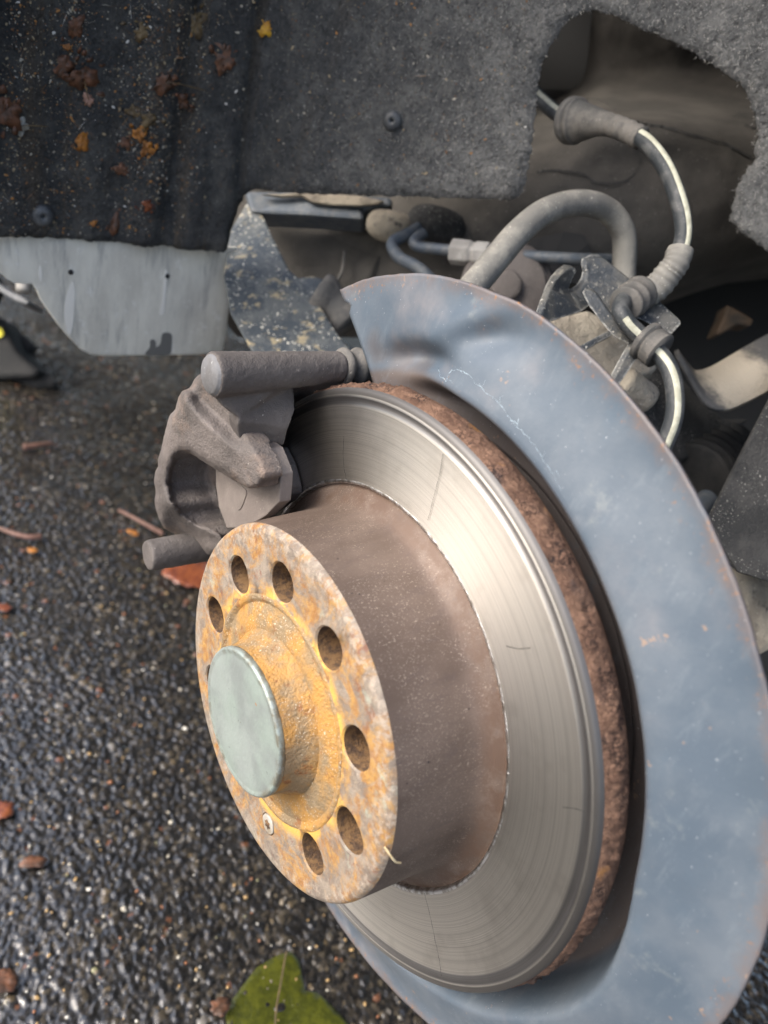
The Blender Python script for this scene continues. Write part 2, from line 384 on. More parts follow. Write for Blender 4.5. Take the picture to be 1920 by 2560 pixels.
wear(MT['bracket'], (.38, .38, .36)); wear(MT['iron_grey'], (.24, .22, .205), .003, .03, .3)
MT['dust'] = grime('dusty_metal', (.33, .30, .25), (.24, .215, .18), (.06, .07, .08), 60, 300, .4, .65, (.5, .46, .4), .66, 500, .85, 0, 500, .0012, c_lo=.60, c_hi=.66, s3=60)
MT['pipe'] = grime('pipe', (.07, .085, .105), (.11, .12, .13), None, 120, speck=(.3, .3, .28), rough=.55, metal=.3, bd=.0002)
MT['nut'] = grime('nut', (.36, .35, .33), (.26, .25, .235), None, 90, rough=.7, metal=.2, bd=.0004)
MT['arm'] = grime('control_arm', (.05, .062, .075), (.10, .11, .115), (.33, .28, .18), 60, 300, .42, .6, (.6, .58, .5), .62, 420, .6, .1, 500, .0008, c_lo=.54, c_hi=.64, s3=70)
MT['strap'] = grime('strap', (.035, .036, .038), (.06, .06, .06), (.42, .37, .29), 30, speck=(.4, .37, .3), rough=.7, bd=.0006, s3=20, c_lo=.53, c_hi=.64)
MT['black'] = grime('black_plastic', (.012, .013, .014), (.022, .022, .022), None, 40, speck=(.3, .3, .3), speck_t=.74, rough=.6, bd=.0003, spec=.2)
MT['rivet'] = grime('rivet', (.055, .06, .066), (.10, .105, .11), None, 90, speck=(.4, .4, .38), speck_t=.72, rough=.36, bd=.0002)
MT['grey'] = grime('grey_steel', (.12, .125, .13), (.18, .18, .175), None, 40, rough=.5, metal=.3, bd=.0003)
MT['yellow'] = Mat('yellow_label', col=(.85, .75, .02), rough=.5).m
MT['tan'] = grime('tan_dust', (.30, .265, .21), (.20, .175, .14), (.07, .065, .06), 40, rough=.9, bd=.001)
MT['screw'] = grime('screw_zinc', (.50, .47, .42), (.40, .33, .24), None, 150, rough=.5, metal=.4, bd=.0003)
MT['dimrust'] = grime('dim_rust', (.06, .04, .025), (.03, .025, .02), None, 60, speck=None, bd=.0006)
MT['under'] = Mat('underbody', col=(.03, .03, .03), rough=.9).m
def leafmat(name, a, b, rough=.5):
    m = Mat(name, rough=rough); m.set('col', m.mix(m.step(m.noise(160, 5, .65), .38, .62), a, b)); m.bump(m.noise(400, 4), .0006); return m.m
MT['leaf_yellow'] = leafmat('leaf_yellow', (.62, .36, .03), (.42, .2, .02))
MT['leaf_orange'] = leafmat('leaf_orange', (.50, .20, .03), (.22, .085, .02))
MT['leaf_brown'] = leafmat('leaf_brown', (.15, .062, .03), (.065, .034, .02))
MT['leaf_pale'] = leafmat('leaf_pale', (.38, .22, .16), (.22, .12, .085))
MT['leaf_tan'] = leafmat('leaf_tan', (.16, .11, .05), (.08, .055, .03))
MT['leaf_green'] = leafmat('leaf_green', (.070, .075, .010), (.040, .046, .008), .2)
MT['leaf_red'] = leafmat('leaf_red', (.24, .075, .03), (.13, .04, .025), .18)
MT['twig'] = leafmat('twig', (.19, .10, .075), (.12, .06, .042))
MT['fluff'] = leafmat('fluff', (.36, .35, .31), (.22, .21, .18), .9)
MT['straw'] = leafmat('straw', (.62, .52, .34), (.5, .38, .2))

# ================================================================== GROUND
GZ = -.36
m = Mat('wet_asphalt'); at_ = m.node('Attribute', _attribute_name='chip').outputs[0]
n = m.noise(900, 4, .7); m.set('col', m.mix(m.step(n, .3, .7), m.mix(.35, at_, (.012, .011, .010)), at_))
m.set('rough', m.node('MapRange', i0=m.noise(90, 4, .6), i1=.35, i2=.65, i3=.07, i4=.2).outputs[0]); m.set('spec', .8)
m.set('coat', 1.); m.set('Coat IOR', 1.5); m.set('coatr', .05); m.bump(m.noise(1100, 4, .7), .0004, .6); MT['asphalt'] = m.m
def asphalt():
    x0, x1, y0, y1, st = -.16, .86, -.32, 1.50, .00145
    nx, ny = int((x1-x0)/st), int((y1-y0)/st)
    X, Y = np.meshgrid(np.linspace(x0, x1, nx), np.linspace(y0, y1, ny), indexing='ij')
    X = X+rng.uniform(-.3, .3, X.shape)*st; Y = Y+rng.uniform(-.3, .3, Y.shape)*st
    c = .0028; gx, gy = np.floor(X/c).astype(int), np.floor(Y/c).astype(int)
    N = 512; jx, jy = rng.random((N, N)), rng.random((N, N)); hh = rng.random((N, N)); rr = rng.uniform(.30, .62, (N, N)); kind = rng.random((N, N)); tone = rng.uniform(.6, 1.5, (N, N))
    best = np.full(X.shape, 9.); bi = np.zeros(X.shape, int); bj = np.zeros(X.shape, int)
    for a in (-1, 0, 1):
        for b in (-1, 0, 1):
            i, j = (gx+a) % N, (gy+b) % N
            d = np.hypot(X/c-(gx+a)-jx[i, j], Y/c-(gy+b)-jy[i, j])/(.6+rr[i, j])
            u = d < best; best[u] = d[u]; bi[u] = i[u]; bj[u] = j[u]
    dome = np.sqrt(np.clip(1-(best/.75)**2, 0, 1))*(.4+.9*hh[bi, bj])
    # a second, larger grade of chip scattered among the small ones
    c2 = .0056; hx, hy = np.floor(X/c2).astype(int), np.floor(Y/c2).astype(int); b2 = np.full(X.shape, 9.); k2 = np.zeros(X.shape)
    for a in (-1, 0, 1):
        for b in (-1, 0, 1):
            i, j = (hx+a+77) % N, (hy+b+31) % N; ok = hh[i, j] < .20
            d = np.hypot((X/c2-(hx+a)-jx[i, j])*(.8+.5*kind[i, j]), Y/c2-(hy+b)-jy[i, j])/(.45+rr[i, j]); d = np.where(ok, d, 9)
            u = d < b2; b2[u] = d[u]; k2[u] = kind[j, i][u]
    d2 = np.minimum(np.sqrt(np.clip(1-(b2/.72)**2, 0, 1))*1.5, 1.45); isb = d2 > dome; dome = np.maximum(dome, d2)
    big = .0025*(np.sin(X*23+1.7*np.sin(Y*17))*np.sin(Y*19+X*7)) 
    Z = GZ-.001+dome*.0015+big*.5
    pal = np.array([[.013, .0125, .012], [.024, .022, .019], [.046, .039, .030], [.075, .062, .043], [.012, .012, .012], [.13, .10, .06], [.24, .22, .19], [.16, .07, .035]])
    cum = np.array([.28, .54, .74, .82, .975, .986, .995, 1.])
    ki = np.searchsorted(cum, kind[bi, bj]); col = pal[np.clip(ki, 0, 7)]*tone[bi, bj][..., None]
    ki2 = np.searchsorted(np.array([.30, .52, .72, .86, .93, .965, .98, 1.]), k2); col = np.where(isb[..., None], pal[np.clip(ki2, 0, 7)], col)
    col = np.where((dome > .12)[..., None], col, np.array([.011, .010, .0085]))
    me = bpy.data.meshes.new('tarmac'); nv = nx*ny
    me.vertices.add(nv); me.vertices.foreach_set('co', np.stack([X, Y, Z], -1).reshape(-1).astype(np.float32))
    idx = np.arange(nv).reshape(nx, ny); q = np.stack([idx[:-1, :-1], idx[1:, :-1], idx[1:, 1:], idx[:-1, 1:]], -1).reshape(-1, 4)
    me.loops.add(q.size); me.loops.foreach_set('vertex_index', q.reshape(-1).astype(np.int32))
    me.polygons.add(len(q)); me.polygons.foreach_set('loop_start', np.arange(0, q.size, 4, dtype=np.int32)); me.polygons.foreach_set('loop_total', np.full(len(q), 4, np.int32))
    me.update(calc_edges=True)
    ca = me.color_attributes.new('chip', 'FLOAT_COLOR', 'POINT'); ca.data.foreach_set('color', np.concatenate([col.reshape(-1, 3), np.ones((nv, 1))], 1).reshape(-1).astype(np.float32))
    tag(put('tarmac', me, MT['asphalt']), 'wet dark tarmac of small mixed stone chips', None, None, 'structure')
asphalt()
far = grime('far_ground', (.035, .033, .03), (.055, .05, .045), None, 6, rough=.25, bd=.002, speck=(.2, .18, .14))
b = bmesh.new()
vs = [b.verts.new((x, y, GZ-.006)) for x, y in ((-80, -80), (80, -80), (80, 80), (-80, 80))]; b.faces.new(vs)
tag(put('ground', b, far), None, None, None, 'structure')

# ================================================================== CAR UNDERSIDE (slabs added to shade the ground and close the wheel well)
t = thing('car_underbody', 'dark car underside, with slabs added to shade the ground and inner wall', 'car body', (.6, 1, .15))
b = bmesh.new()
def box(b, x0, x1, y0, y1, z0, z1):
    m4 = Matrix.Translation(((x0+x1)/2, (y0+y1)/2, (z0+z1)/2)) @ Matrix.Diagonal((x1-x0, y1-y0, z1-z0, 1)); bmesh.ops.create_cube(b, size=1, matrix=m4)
box(b, .17, 1.6, .40, 3.2, .12, .34); put('floor', b, MT['under'], t)  # unseen slab added to shade the ground; edge drawn in to let sky through
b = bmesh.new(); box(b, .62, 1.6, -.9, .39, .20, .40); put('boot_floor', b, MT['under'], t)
b = bmesh.new(); box(b, .20, 1.6, -.7, 1.2, .53, .56); put('sky_block_slab', b, MT['under'], t)  # unseen slab added overhead to keep sky light off the inner wall
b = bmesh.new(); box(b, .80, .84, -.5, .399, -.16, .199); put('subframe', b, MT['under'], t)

# ================================================================== WHEEL ARCH LINER
def liner_y(x, z):
    s = x-.125
    y = .337 - (math.sqrt((1.12*max(s, -.5))**2+.035**2)+1.12*s)/2*1.0
    up = max(0., z-.30); y -= 1.5*up*up               # the arch curls back overhead, out of frame
    return y
def liner_relief(x, z):
    d = 0
    for (xa, za, xb, zb, wd, dp) in GROOVES:
        k = (z-zb)/(za-zb) if za != zb else 0; xc = xb+(xa-xb)*k
        d += dp*math.exp(-((x-xc)/wd)**2)*sst(.035, .10, z)
    v = (x, z, 0); return d + .0018*nz(v, 14) + .0018*nz(v, 45, 3) + .0009*nz(v, 140, 5)
def lh(p): return hit(p, lambda q: q.y-liner_y(q.x, q.z))
def lp(px): q = lh(px); return (q.x, q.z)
GROOVES = []
for (a, b_, wd, dp) in ((D(600, 0), D(545, 420), .010, .013), (D(440, 60), D(370, 480), .008, .009), (D(500, 0), D(455, 480), .007, .005), (D(290, 0), D(250, 480), .009, .005), (D(150, 0), D(140, 480), .02, .006)):
    (xa, za), (xb, zb) = lp(a), lp(b_); GROOVES.append((xa, za, xb, zb, wd, dp))
bottom = [D(0, 511), D(120, 518), D(260, 529), D(400, 540), D(488, 546), D(496, 541), D(506, 520), D(520, 490), D(534, 458), D(545, 436), D(556, 422), D(572, 416), D(640, 417), D(760, 421), D(880, 425), D(990, 429), D(1090, 432), D(1112, 432), D(1126, 424), D(1134, 408),
          D(1140, 370), D(1148, 320), D(1156, 260), D(1164, 205), D(1172, 150), D(1186, 105), D(1206, 70), D(1232, 42), D(1262, 25), D(1292, 23),
          D(1330, 34), D(1385, 58), D(1445, 86), D(1505, 120), D(1560, 152), D(1598, 178), D(1622, 212), D(1634, 250), D(1638, 290), D(1634, 340), D(1618, 375), D(1600, 405), D(1586, 440), D(1582, 470), D(1592, 488), D(1620, 515), D(1659, 541), D(1700, 562), D(1760, 590)]
edge_pts = []
for i in range(len(bottom)-1):
    a, c = Vector(bottom[i]), Vector(bottom[i+1]); n = max(1, int((c-a).length/9))
    for k in range(n): edge_pts.append(a+(c-a)*k/n)
edge_pts.append(Vector(bottom[-1]))
lo = [lp(p) for p in edge_pts]
lo = [(x+.0007*random.uniform(-1, 1), z+.0007*random.uniform(-1, 1)) for x, z in lo]
(xr, zr), (xl, zl) = lo[-1], lo[0]
outline = lo+[(xr+.10, zr), (xr+.10, .52), (-.036, .52), (-.036, zl-.002)]
def liftl(x, z): return Vector((x, liner_y(x, z)+liner_relief(x, z), z))
t = thing('wheel_arch_liner', 'charcoal felt wheel arch liner with a rounded cut-out and two push rivets', 'wheel arch liner', (.1, .33, .1))
o = put('felt_sheet', sheet(outline, [], .0062, liftl), MT['felt'], t); 
bb = bmesh.new(); bb.from_mesh(o.data)
bmesh.ops.recalc_face_normals(bb, faces=bb.faces)
if sum(f.normal.y for f in bb.faces) > 0: bmesh.ops.reverse_faces(bb, faces=bb.faces)
bb.to_mesh(o.data); bb.free(); solid(o, .0042)
def lsurf(p, out=0.0):
    """point on the liner surface under a sight line, with its normal"""
    q = hit(p, lambda s: s.y-(liner_y(s.x, s.z)+liner_relief(s.x, s.z)))
    e = .003; dx = (liner_y(q.x+e, q.z)-liner_y(q.x-e, q.z))/(2*e); dz = (liner_y(q.x, q.z+e)-liner_y(q.x, q.z-e))/(2*e)
    n = Vector((dx, -1, dz)).normalized(); return q+n*out, n
# torn fibres along the cut edges
vs, fs = [], []
def sliver(p, d, L, wd, bend=None):
    s = d.cross(Vector((random.uniform(-1, 1), random.uniform(-1, 1), random.uniform(-1, 1)))).normalized()*wd
    k = len(vs); bend = bend or Vector((0, 0, 0))
    vs.extend([p-s, p+s, p+d*L*.5+bend*.4+s*.8, p+d*L*.5+bend*.4-s*.8, p+d*L+bend]); fs.extend([(k, k+1, k+2, k+3), (k+3, k+2, k+4)])
for i in range(len(lo)-1):
    if lo[i][1] > .5: continue
    dens = 1.1 if i > 150 else .5
    for _ in range(np.random.default_rng(i).poisson(dens)):
        k = random.random(); x = lo[i][0]+(lo[i+1][0]-lo[i][0])*k; z = lo[i][1]+(lo[i+1][1]-lo[i][1])*k
        tn = Vector((lo[i+1][0]-lo[i][0], 0, lo[i+1][1]-lo[i][1])).normalized(); nn = Vector((tn.z, 0, -tn.x))
        p = liftl(x, z)+Vector((0, random.uniform(-.0003, .003), 0))
        d = (nn*random.uniform(.3, 1)+tn*random.uniform(-1, 1)*.8+Vector((0, random.uniform(-.8, .5), 0))).normalized()
        sliver(p, d, random.uniform(.0006, .0021), .0001, Vector([random.uniform(-.0006, .0006) for _ in range(3)]))
tag(put('edge_fibre', mesh(vs, fs), MT['fibre'], t, False), None, None, None, 'stuff')
# loose fibres standing on the dry part
vs, fs = [], []
for _ in range(7000):
    p = (random.uniform(640, 1920), random.uniform(-20, 640))
    if inside(p, [tuple(v) for v in bottom]+[(2400, 700), (2400, -400), (-400, -400), (-400, 700)]) is False: continue
    if random.random() > (p[0]-500)/1100: continue
    q, n = lsurf(p, .0002)
    d = (Vector([random.uniform(-1, 1) for _ in range(3)])+n*.15).normalized(); d = (d-n*(d.dot(n)-.12)).normalized()
    sliver(q, d, random.uniform(.0009, .0027), .00008, n*.0003)
tag(put('loose_fibre', mesh(vs, fs), MT['fibre'], t, False), None, None, None, 'stuff')
def rivet(p, r):
    q, n = lsurf(p); n = (n+Vector((-.05, 0, 0))).normalized()
    s = n.cross(Vector((0, 0, 1))).normalized(); u = s.cross(n)
    pr = [(0, .0004), (.0012, .0006), (.0014, .0027), (.0036, .0028), (.0062, .0018), (.0074, .0002), (.0076, -.003)]
    vs, fs = [], []; N = 24
    for i in range(N):
        a = 2*PI*i/N
        for rr, h in pr: vs.append(q+(s*math.cos(a)+u*math.sin(a))*rr*r/.0076+n*(h*r/.0076+.0012))
    k = len(pr)
    for i in range(N):
        for j in range(k-1): fs.append((i*k+j, i*k+j+1, ((i+1) % N)*k+j+1, ((i+1) % N)*k+j))
    return fixn(mesh(vs, fs))
o = put('rivet', rivet(D(92, 465), .0066), MT['rivet'], t); o['label'] = 'shiny black push rivet near the liner lower edge'
o = put('rivet', rivet(D(848, 260), .0060), MT['rivet'], t); o['label'] = 'dusty black push rivet in the middle of the liner'

# ---- grit, seeds and bits stuck to the liner
m = Mat('grit'); hsh = m.node('NewGeometry').outputs['Random Per Island']
cr = m.node('ValToRGB', i0=hsh); el = cr.color_ramp; el.interpolation = 'CONSTANT'
for i, (pos, c) in enumerate(((0, (.30, .24, .15)), (.3, (.36, .33, .27)), (.5, (.16, .08, .035)), (.7, (.36, .17, .05)), (.82, (.10, .08, .06)), (.955, (.62, .6, .56)))):
    e = el.elements[0] if i == 0 else (el.elements[1] if i == 1 else el.elements.new(pos)); e.position = pos; e.color = (*c, 1)
m.set('col', cr.outputs[0]); m.set('rough', .6); MT['grit'] = m.m
vs, fs = [], []
def chip(q, n, r, flat=.35, L=1.):
    s = n.cross(Vector([random.uniform(-1, 1) for _ in range(3)])).normalized(); u = n.cross(s); k = len(vs); N = 6
    for i in range(N):
        a = 2*PI*i/N; rr = r*random.uniform(.6, 1.2); vs.append(q+s*math.cos(a)*rr*L+u*math.sin(a)*rr)
    vs.append(q+n*r*flat*random.uniform(.6, 1.4)); vs.append(q-n*r*flat)
    for i in range(N): fs.append((k+i, k+(i+1) % N, k+N)); fs.append((k+(i+1) % N, k+i, k+N+1))
bands = [(-20, 130), (130, 330), (330, 700)]
for _ in range(3800):
    if random.random() < .72:
        cx = random.choice((60, 190, 350, 390, 480)); y = random.uniform(0, 590); p = (cx+random.gauss(0, 38)-y*.06, y)
    else: p = (random.uniform(0, 1320), random.uniform(0, 480))
    if p[0] > 640 and p[1] > 470: continue
    if p[0] < 0: continue
    q, n = lsurf(p, .0003); big = random.random()
    if big < .80: chip(q, n, random.uniform(.0002, .00045))
    elif big < .93: chip(q, n, random.uniform(.0004, .0008), .3, random.uniform(1, 2.2))
    else: sliver(q+n*.0003, (n.cross(Vector([random.uniform(-1, 1) for _ in range(3)]))).normalized(), random.uniform(.003, .009), .00011, n*.0008)
tag(put('grit', mesh(vs, fs), MT['grit'], None, False), 'scattered grit, seeds and bits of stalk stuck on the felt liner', None, None, 'stuff')

# ---- leaf pieces on the liner
def flake(q, n, rad, mt, name, label, cat, seed, L=1., ang=0., lift=.0012, stalk=0., group=None, ragged=.45, bits=0, crumple=.5):
    R = random.Random(seed); s = n.cross(Vector((.3, .2, 1))).normalized(); u = n.cross(s)
    s, u = s*math.cos(ang)+u*math.sin(ang), u*math.cos(ang)-s*math.sin(ang)
    N = 26; vs = [q+n*(lift+rad*.10)]; fs = []
    for ring in (.5, 1.):
        for i in range(N):
            a = 2*PI*i/N; rr = rad*ring*(1+(ragged*(1.5*nz((math.cos(a), math.sin(a), seed*1.7), .9)+1.1*nz((math.cos(a), math.sin(a), seed), 2.3, 2)+R.uniform(-.22, .12)) if ring == 1. else 0))
            h = lift+rad*(crumple*nz((math.cos(a)*ring*1.3, math.sin(a)*ring*1.3, seed+5), 1.5)+.12*ring*R.uniform(-.6, 1))
            vs.append(q+s*math.cos(a)*rr*L+u*math.sin(a)*rr+n*max(.0003, h))
    for i in range(N):
        j = (i+1) % N; fs += [(0, 1+i, 1+j), (1+i, 1+N+i, 1+N+j, 1+j)]
    for b in range(bits):
        g = q+s*R.uniform(-1.7, 1.7)*rad*L+u*R.uniform(-1.5, 1.5)*rad+n*.0006; rr = rad*R.uniform(.12, .42); kk = len(vs); a0 = R.uniform(0, 6)
        for i in range(6):
            a = a0+i*PI/3; vs.append(g+(s*math.cos(a)*R.uniform(.5, 1.8)+u*math.sin(a)*R.uniform(.4, 1.))*rr+n*R.uniform(0, .8)*rr)
        fs.append(tuple(kk+i for i in range(6)))
    me = mesh(vs, fs); o = put(name, me, MT[mt]); solid(o, .0003, 0)
    tag(o, label, cat, group)
    if stalk:
        pth = spline([q+n*lift, q-s*rad*1.1*L+n*(lift+.0015), q-s*(rad*L+stalk)+u*stalk*.25+n*lift], 5)
        put('stalk', tube(pth, .00032, 6), MT['leaf_tan'], o)
    return o
LF = [  # (pixel, radius, material, label, stretch, angle, stalk)
 (q0(1565, 165), .0068, 'leaf_yellow', 'ragged bright yellow leaf scrap high on the liner', 1.0, .3, 0),
 (q0(825, 805), .0060, 'leaf_orange', 'orange leaf scrap, upper of the touching pair on the liner', 1.1, .2, 0),
 (q0(865, 880), .0066, 'leaf_orange', 'frayed orange leaf scrap, lower of the touching pair on the liner', .9, 1.2, 0),
 (q0(865, 1210), .0048, 'leaf_red', 'small round rust-red leaf scrap low on the liner above the grey lip', 1., 0, 0),
 (q0(440, 150), .0060, 'leaf_brown', 'long reddish leaf flake near the top left of the liner', 2.1, 1.35, 0),
 (q0(485, 450), .0085, 'leaf_brown', 'crumpled dark brown curled leaf clump on the liner', 1.3, .4, 0),
 (q0(375, 390), .0068, 'leaf_brown', 'dark brown upright curl of leaf beside the crumpled clump', 2.2, 1.5, 0),
 (q0(523, 590), .0048, 'leaf_pale', 'pale pink-brown petal-like leaf with a short stalk on the liner', 1., 2.3, .006),
 (q0(30, 650), .0095, 'leaf_brown', 'reddish crumpled leaf at the left edge of the liner', 1.8, 1.5, 0),
 (q0(108, 745), .0062, 'fluff', 'whitish tuft of fluff on the liner beside the reddish leaf', 1., .6, .010),
 (q0(970, 490), .0066, 'leaf_brown', 'brown leaf scrap with a long pale stalk on the liner', 1.4, .5, .020),
 (q0(785, 655), .0054, 'leaf_tan', 'tan curled leaf scrap above the orange pair', 1.6, .3, 0),
 (q0(880, 705), .0056, 'leaf_tan', 'olive-tan folded leaf scrap just above the orange pair', 1.7, .9, 0),
 (q0(750, 845), .0052, 'leaf_brown', 'dull brown leaf scrap left of the orange pair', 1.3, 1.4, 0),
 (q0(1340, 340), .0090, 'leaf_brown', 'loose reddish-brown crumbled leaf below the bright yellow scrap', 1.5, 1.9, 0),
 (q0(1065, 595), .0058, 'leaf_brown', 'small forked reddish leaf scrap right of the long-stalked one', 1.3, .3, 0),
 (q0(1150, 150), .0085, 'leaf_tan', 'tan crumbly leaf litter at the top of the liner beside the fold', 1.6, 1.5, 0),
 (q0(485, 845), .0044, 'leaf_orange', 'tiny star-shaped orange-brown leaf shred on the liner', 1.9, 1.45, 0),
 (q0(720, 1000), .0052, 'leaf_brown', 'brown leaf shred above the rust-red round scrap', 1.4, .2, 0),
 (q0(670, 1330), .0050, 'leaf_brown', 'dark brown streak of leaf hanging just above the grey lip', 3.2, 1.55, 0),
 (q0(395, 280), .0026, 'leaf_orange', 'tiny orange flake above the dark curled clump', 1.1, .3, 0),
 (q0(548, 1325), .0024, 'leaf_orange', 'tiny red-orange flake near the bottom of the liner', 1.1, .5, 0),
 (q0(840, 190), .0060, 'leaf_tan', 'thin tan straw-like leaf bits near the top of the liner', 1.9, .6, 0),
]
for i, (p, r, mt, lb, L, a, st) in enumerate(LF):
    q, n = lsurf(p); flake(q, n, r*.72, mt, 'leaf_scrap', lb, 'leaf', i+3, L/max(1, L**.5), a, .0012, st, bits=0 if i in (0, 7, 9) else 7)

# ================================================================== GREY LIP under the liner
LY = .343
def lip_pt(p): q = ony(p, LY); return (q.x, q.z)
lp_out = [lip_pt(p) for p in (q4(-60, 160), q4(300, 205), q4(700, 235), q4(1100, 265), q4(1390, 275), q4(1408, 300), q4(1400, 330), q4(1385, 420), q4(1362, 440), q4(1362, 490), q4(1345, 600), q4(1322, 760), q4(1303, 870), q4(1285, 888), q4(1150, 896), q4(900, 900), q4(700, 903), q4(590, 902), q4(520, 892), q4(460, 862), q4(400, 800), q4(330, 720), q4(265, 630), q4(225, 570), q4(205, 520), q4(180, 482), q4(120, 482), q4(70, 476), q4(25, 450), q4(0, 425), q4(-60, 400))]
t = thing('air_deflector', 'pale grey scuffed plastic lip hanging below the felt liner', 'air deflector', (.06, LY, .05))
def liftlip(x, z): return Vector((x, LY-.006*(sst(.12, .0, z)-.0)+.0008*nz((x, z, 1), 30), z))
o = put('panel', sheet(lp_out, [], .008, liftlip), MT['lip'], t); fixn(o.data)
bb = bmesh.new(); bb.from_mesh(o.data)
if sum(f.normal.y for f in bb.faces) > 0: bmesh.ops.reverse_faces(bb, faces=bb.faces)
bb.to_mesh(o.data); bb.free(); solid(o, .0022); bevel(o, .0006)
def patch(pts, dy, th=.0003):
    P = [lip_pt(p) for p in pts]; P = [(v[0], v[1]) for v in smooth_poly([(a, b, 0) for a, b in P], 3)]
    return plate([liftlip(x, z)+Vector((0, dy, 0)) for x, z in P], (0, -1, 0), .00015)
put('scuff', patch([q4(415, 468), q4(432, 520), q4(428, 600), q4(420, 700), q4(400, 780), q4(378, 740), q4(366, 650), q4(378, 560)], -.0001), MT['lip_streak'], t, False)
put('scuff', patch([q4(228, 370), q4(238, 420), q4(232, 470), q4(220, 440), q4(218, 400)], -.0001), MT['lip_streak'], t, False)
put('drip', patch([q4(968, 400), q4(978, 420), q4(968, 520), q4(958, 600), q4(952, 655), q4(932, 662), q4(926, 645), q4(942, 580), q4(952, 500), q4(960, 430)], -.0001), MT['lip_streak'], t, False)
put('wet_patch', patch([q4(840, 893), q4(868, 850), q4(868, 815), q4(884, 803), q4(902, 816), q4(905, 850), q4(930, 830), q4(940, 775), q4(968, 765), q4(998, 778), q4(998, 840), q4(985, 893), q4(910, 895)], -.0001), MT['lip_stain'], t, False)
for p in (q4(408, 415), q4(978, 440)):
    c0 = liftlip(*lip_pt(p)); put('hole', cyl(c0+Vector((0, .0004, 0)), (0, -1, 0), .0017, .0008, 14), MT['under'], t)

# ================================================================== BRAKE DISC
t = thing('brake_disc', 'worn brake disc with a rusty orange hat face and rough flaking rim', 'brake disc', (0, 0, 0))
# hat face with nine bolt holes
HA = [27+36*k for k in (0, 1, 2, 3, 4, 5, 6, 8, 9)]
RH, NH = .0079, 28
def p2(r, deg): a = math.radians(deg); return (r*math.cos(a), r*math.sin(a))
def ringpts(c, r, n, fn=None): return [(c[0]+(r*(fn(2*PI*i/n) if fn else 1))*math.cos(2*PI*i/n), c[1]+(r*(fn(2*PI*i/n) if fn else 1))*math.sin(2*PI*i/n)) for i in range(n)]
def holefn(k):
    return lambda a: 1+.02*math.sin(2*a+k)+.015*math.sin(3*a+2*k)+(.16*max(0, math.cos(a-math.radians(HA[k])))**2 if k == 5 else 0)
cent = [p2(.0560, a) for a in HA]
outer = [p2(.0722, 360*i/160) for i in range(160)]; inner = [p2(.0462, 360*i/120) for i in range(120)]
hl = [ringpts(c, RH+.0006, NH, holefn(k)) for k, c in enumerate(cent)]
scr = ringpts(p2(.0557, 278.5), .0049, 24)
def lifth(y, z):
    r = math.hypot(y, z); x = .00012*nz((y, z, 0), 300)+.0001*nz((y, z, 3), 90)
    return rotx((x, y, z))
me = sheet(outer, [inner]+hl+[scr], .0042, lifth)
b = bmesh.new(); b.from_mesh(me)
def ringwall(b, loops, closed_end=False, mi=0):
    prev = None
    for lp3 in loops:
        cur = [b.verts.new(v) for v in lp3]
        if prev:
            n = len(cur)
            for i in range(n):
                f = b.faces.new((prev[i], prev[(i+1) % n], cur[(i+1) % n], cur[i])); f.material_index = mi
        prev = cur
    if closed_end: f = b.faces.new(prev); f.material_index = mi
R3 = lambda x, pts: [rotx((x, y, z)) for y, z in pts]
ringwall(b, [R3(0, outer), R3(.0003, [p2(.0733, 360*i/160) for i in range(160)]), R3(.0010, [p2(.0743, 360*i/160) for i in range(160)]), R3(.0024, [p2(.0750, 360*i/160) for i in range(160)])])
ringwall(b, [R3(0, inner), R3(.0012, [p2(.0456, 360*i/120) for i in range(120)]), R3(.0040, [p2(.0455, 360*i/120) for i in range(120)])])
for k, c in enumerate(cent):
    ringwall(b, [R3(0, hl[k]), R3(.0007, ringpts(c, RH, NH, holefn(k)))])
    ringwall(b, [R3(.0007, ringpts(c, RH, NH, holefn(k))), R3(.004, ringpts(c, RH*.985, NH, holefn(k))), R3(.0105, ringpts(c, RH*.98, NH, holefn(k)))], True, 1)
ringwall(b, [R3(0, scr), R3(.0006, ringpts(p2(.0557, 278.5), .0046, 24))], True, 1)
bmesh.ops.remove_doubles(b, verts=b.verts, dist=2e-5); bmesh.ops.recalc_face_normals(b, faces=b.faces)
hat_face = put('hat_face', b, [MT['rustface'], MT['bore']], t); sharp(hat_face, 30)
# bolt-hole rust floor: rough bottoms
barrel = put('hat_barrel', revolve([(.0024, .0750), (.005, .0752), (.012, .0757), (.022, .0763), (.031, .0768), (.0345, .0774), (.0375, .0788), (.0398, .0815), (.0412, .0838), (.0426, .0850), (.0428, .0858)], n=160), MT['barrel'], t); fixn(barrel.data)
R = random.Random(3)
edg = [R.random() for _ in range(720)]
put('inner_lip', fixn(revolve([(.0429, .0858), (.0415, .0861), (.0406, .0866), (.04045, .0873), (.0406, .0878)], n=720, fn=lambda x, r, a, j: (x, r+(.0005*(edg[int(a*2) % 720]-.5)+.0003*nz((a*.3, 0, 0), 1)) if j in (2, 3) else r, a))), MT['bright_edge'], t)
prof = [(.0406, .0878), (.04062, .0900), (.0407, .0960), (.04075, .1050), (.0407, .1130), (.04062, .1172), (.0405, .1180), (.0408, .1186), (.0411, .1196), (.0409, .1204), (.0406, .1210), (.0404, .1215), (.0407, .1219), (.0405, .1226), (.0404, .1234), (.0405, .1241), (.0409, .1246), (.0425, .1249)]
put('friction_ring', fixn(revolve(prof, n=240)), MT['steel'], t)
def rimfn(x, r, a, j):
    v = (x*1.0, .125*math.cos(math.radians(a)), .125*math.sin(math.radians(a)))
    k = math.sin(PI*min(1, max(0, (x-.0425)/.0125)))
    return (x+.0006*nz(v, 420, 9)*k, r+k*(.0011*nz(v, 110)+.0014*abs(nz(v, 330, 4))+.0010*nz(v, 650, 2)), a)
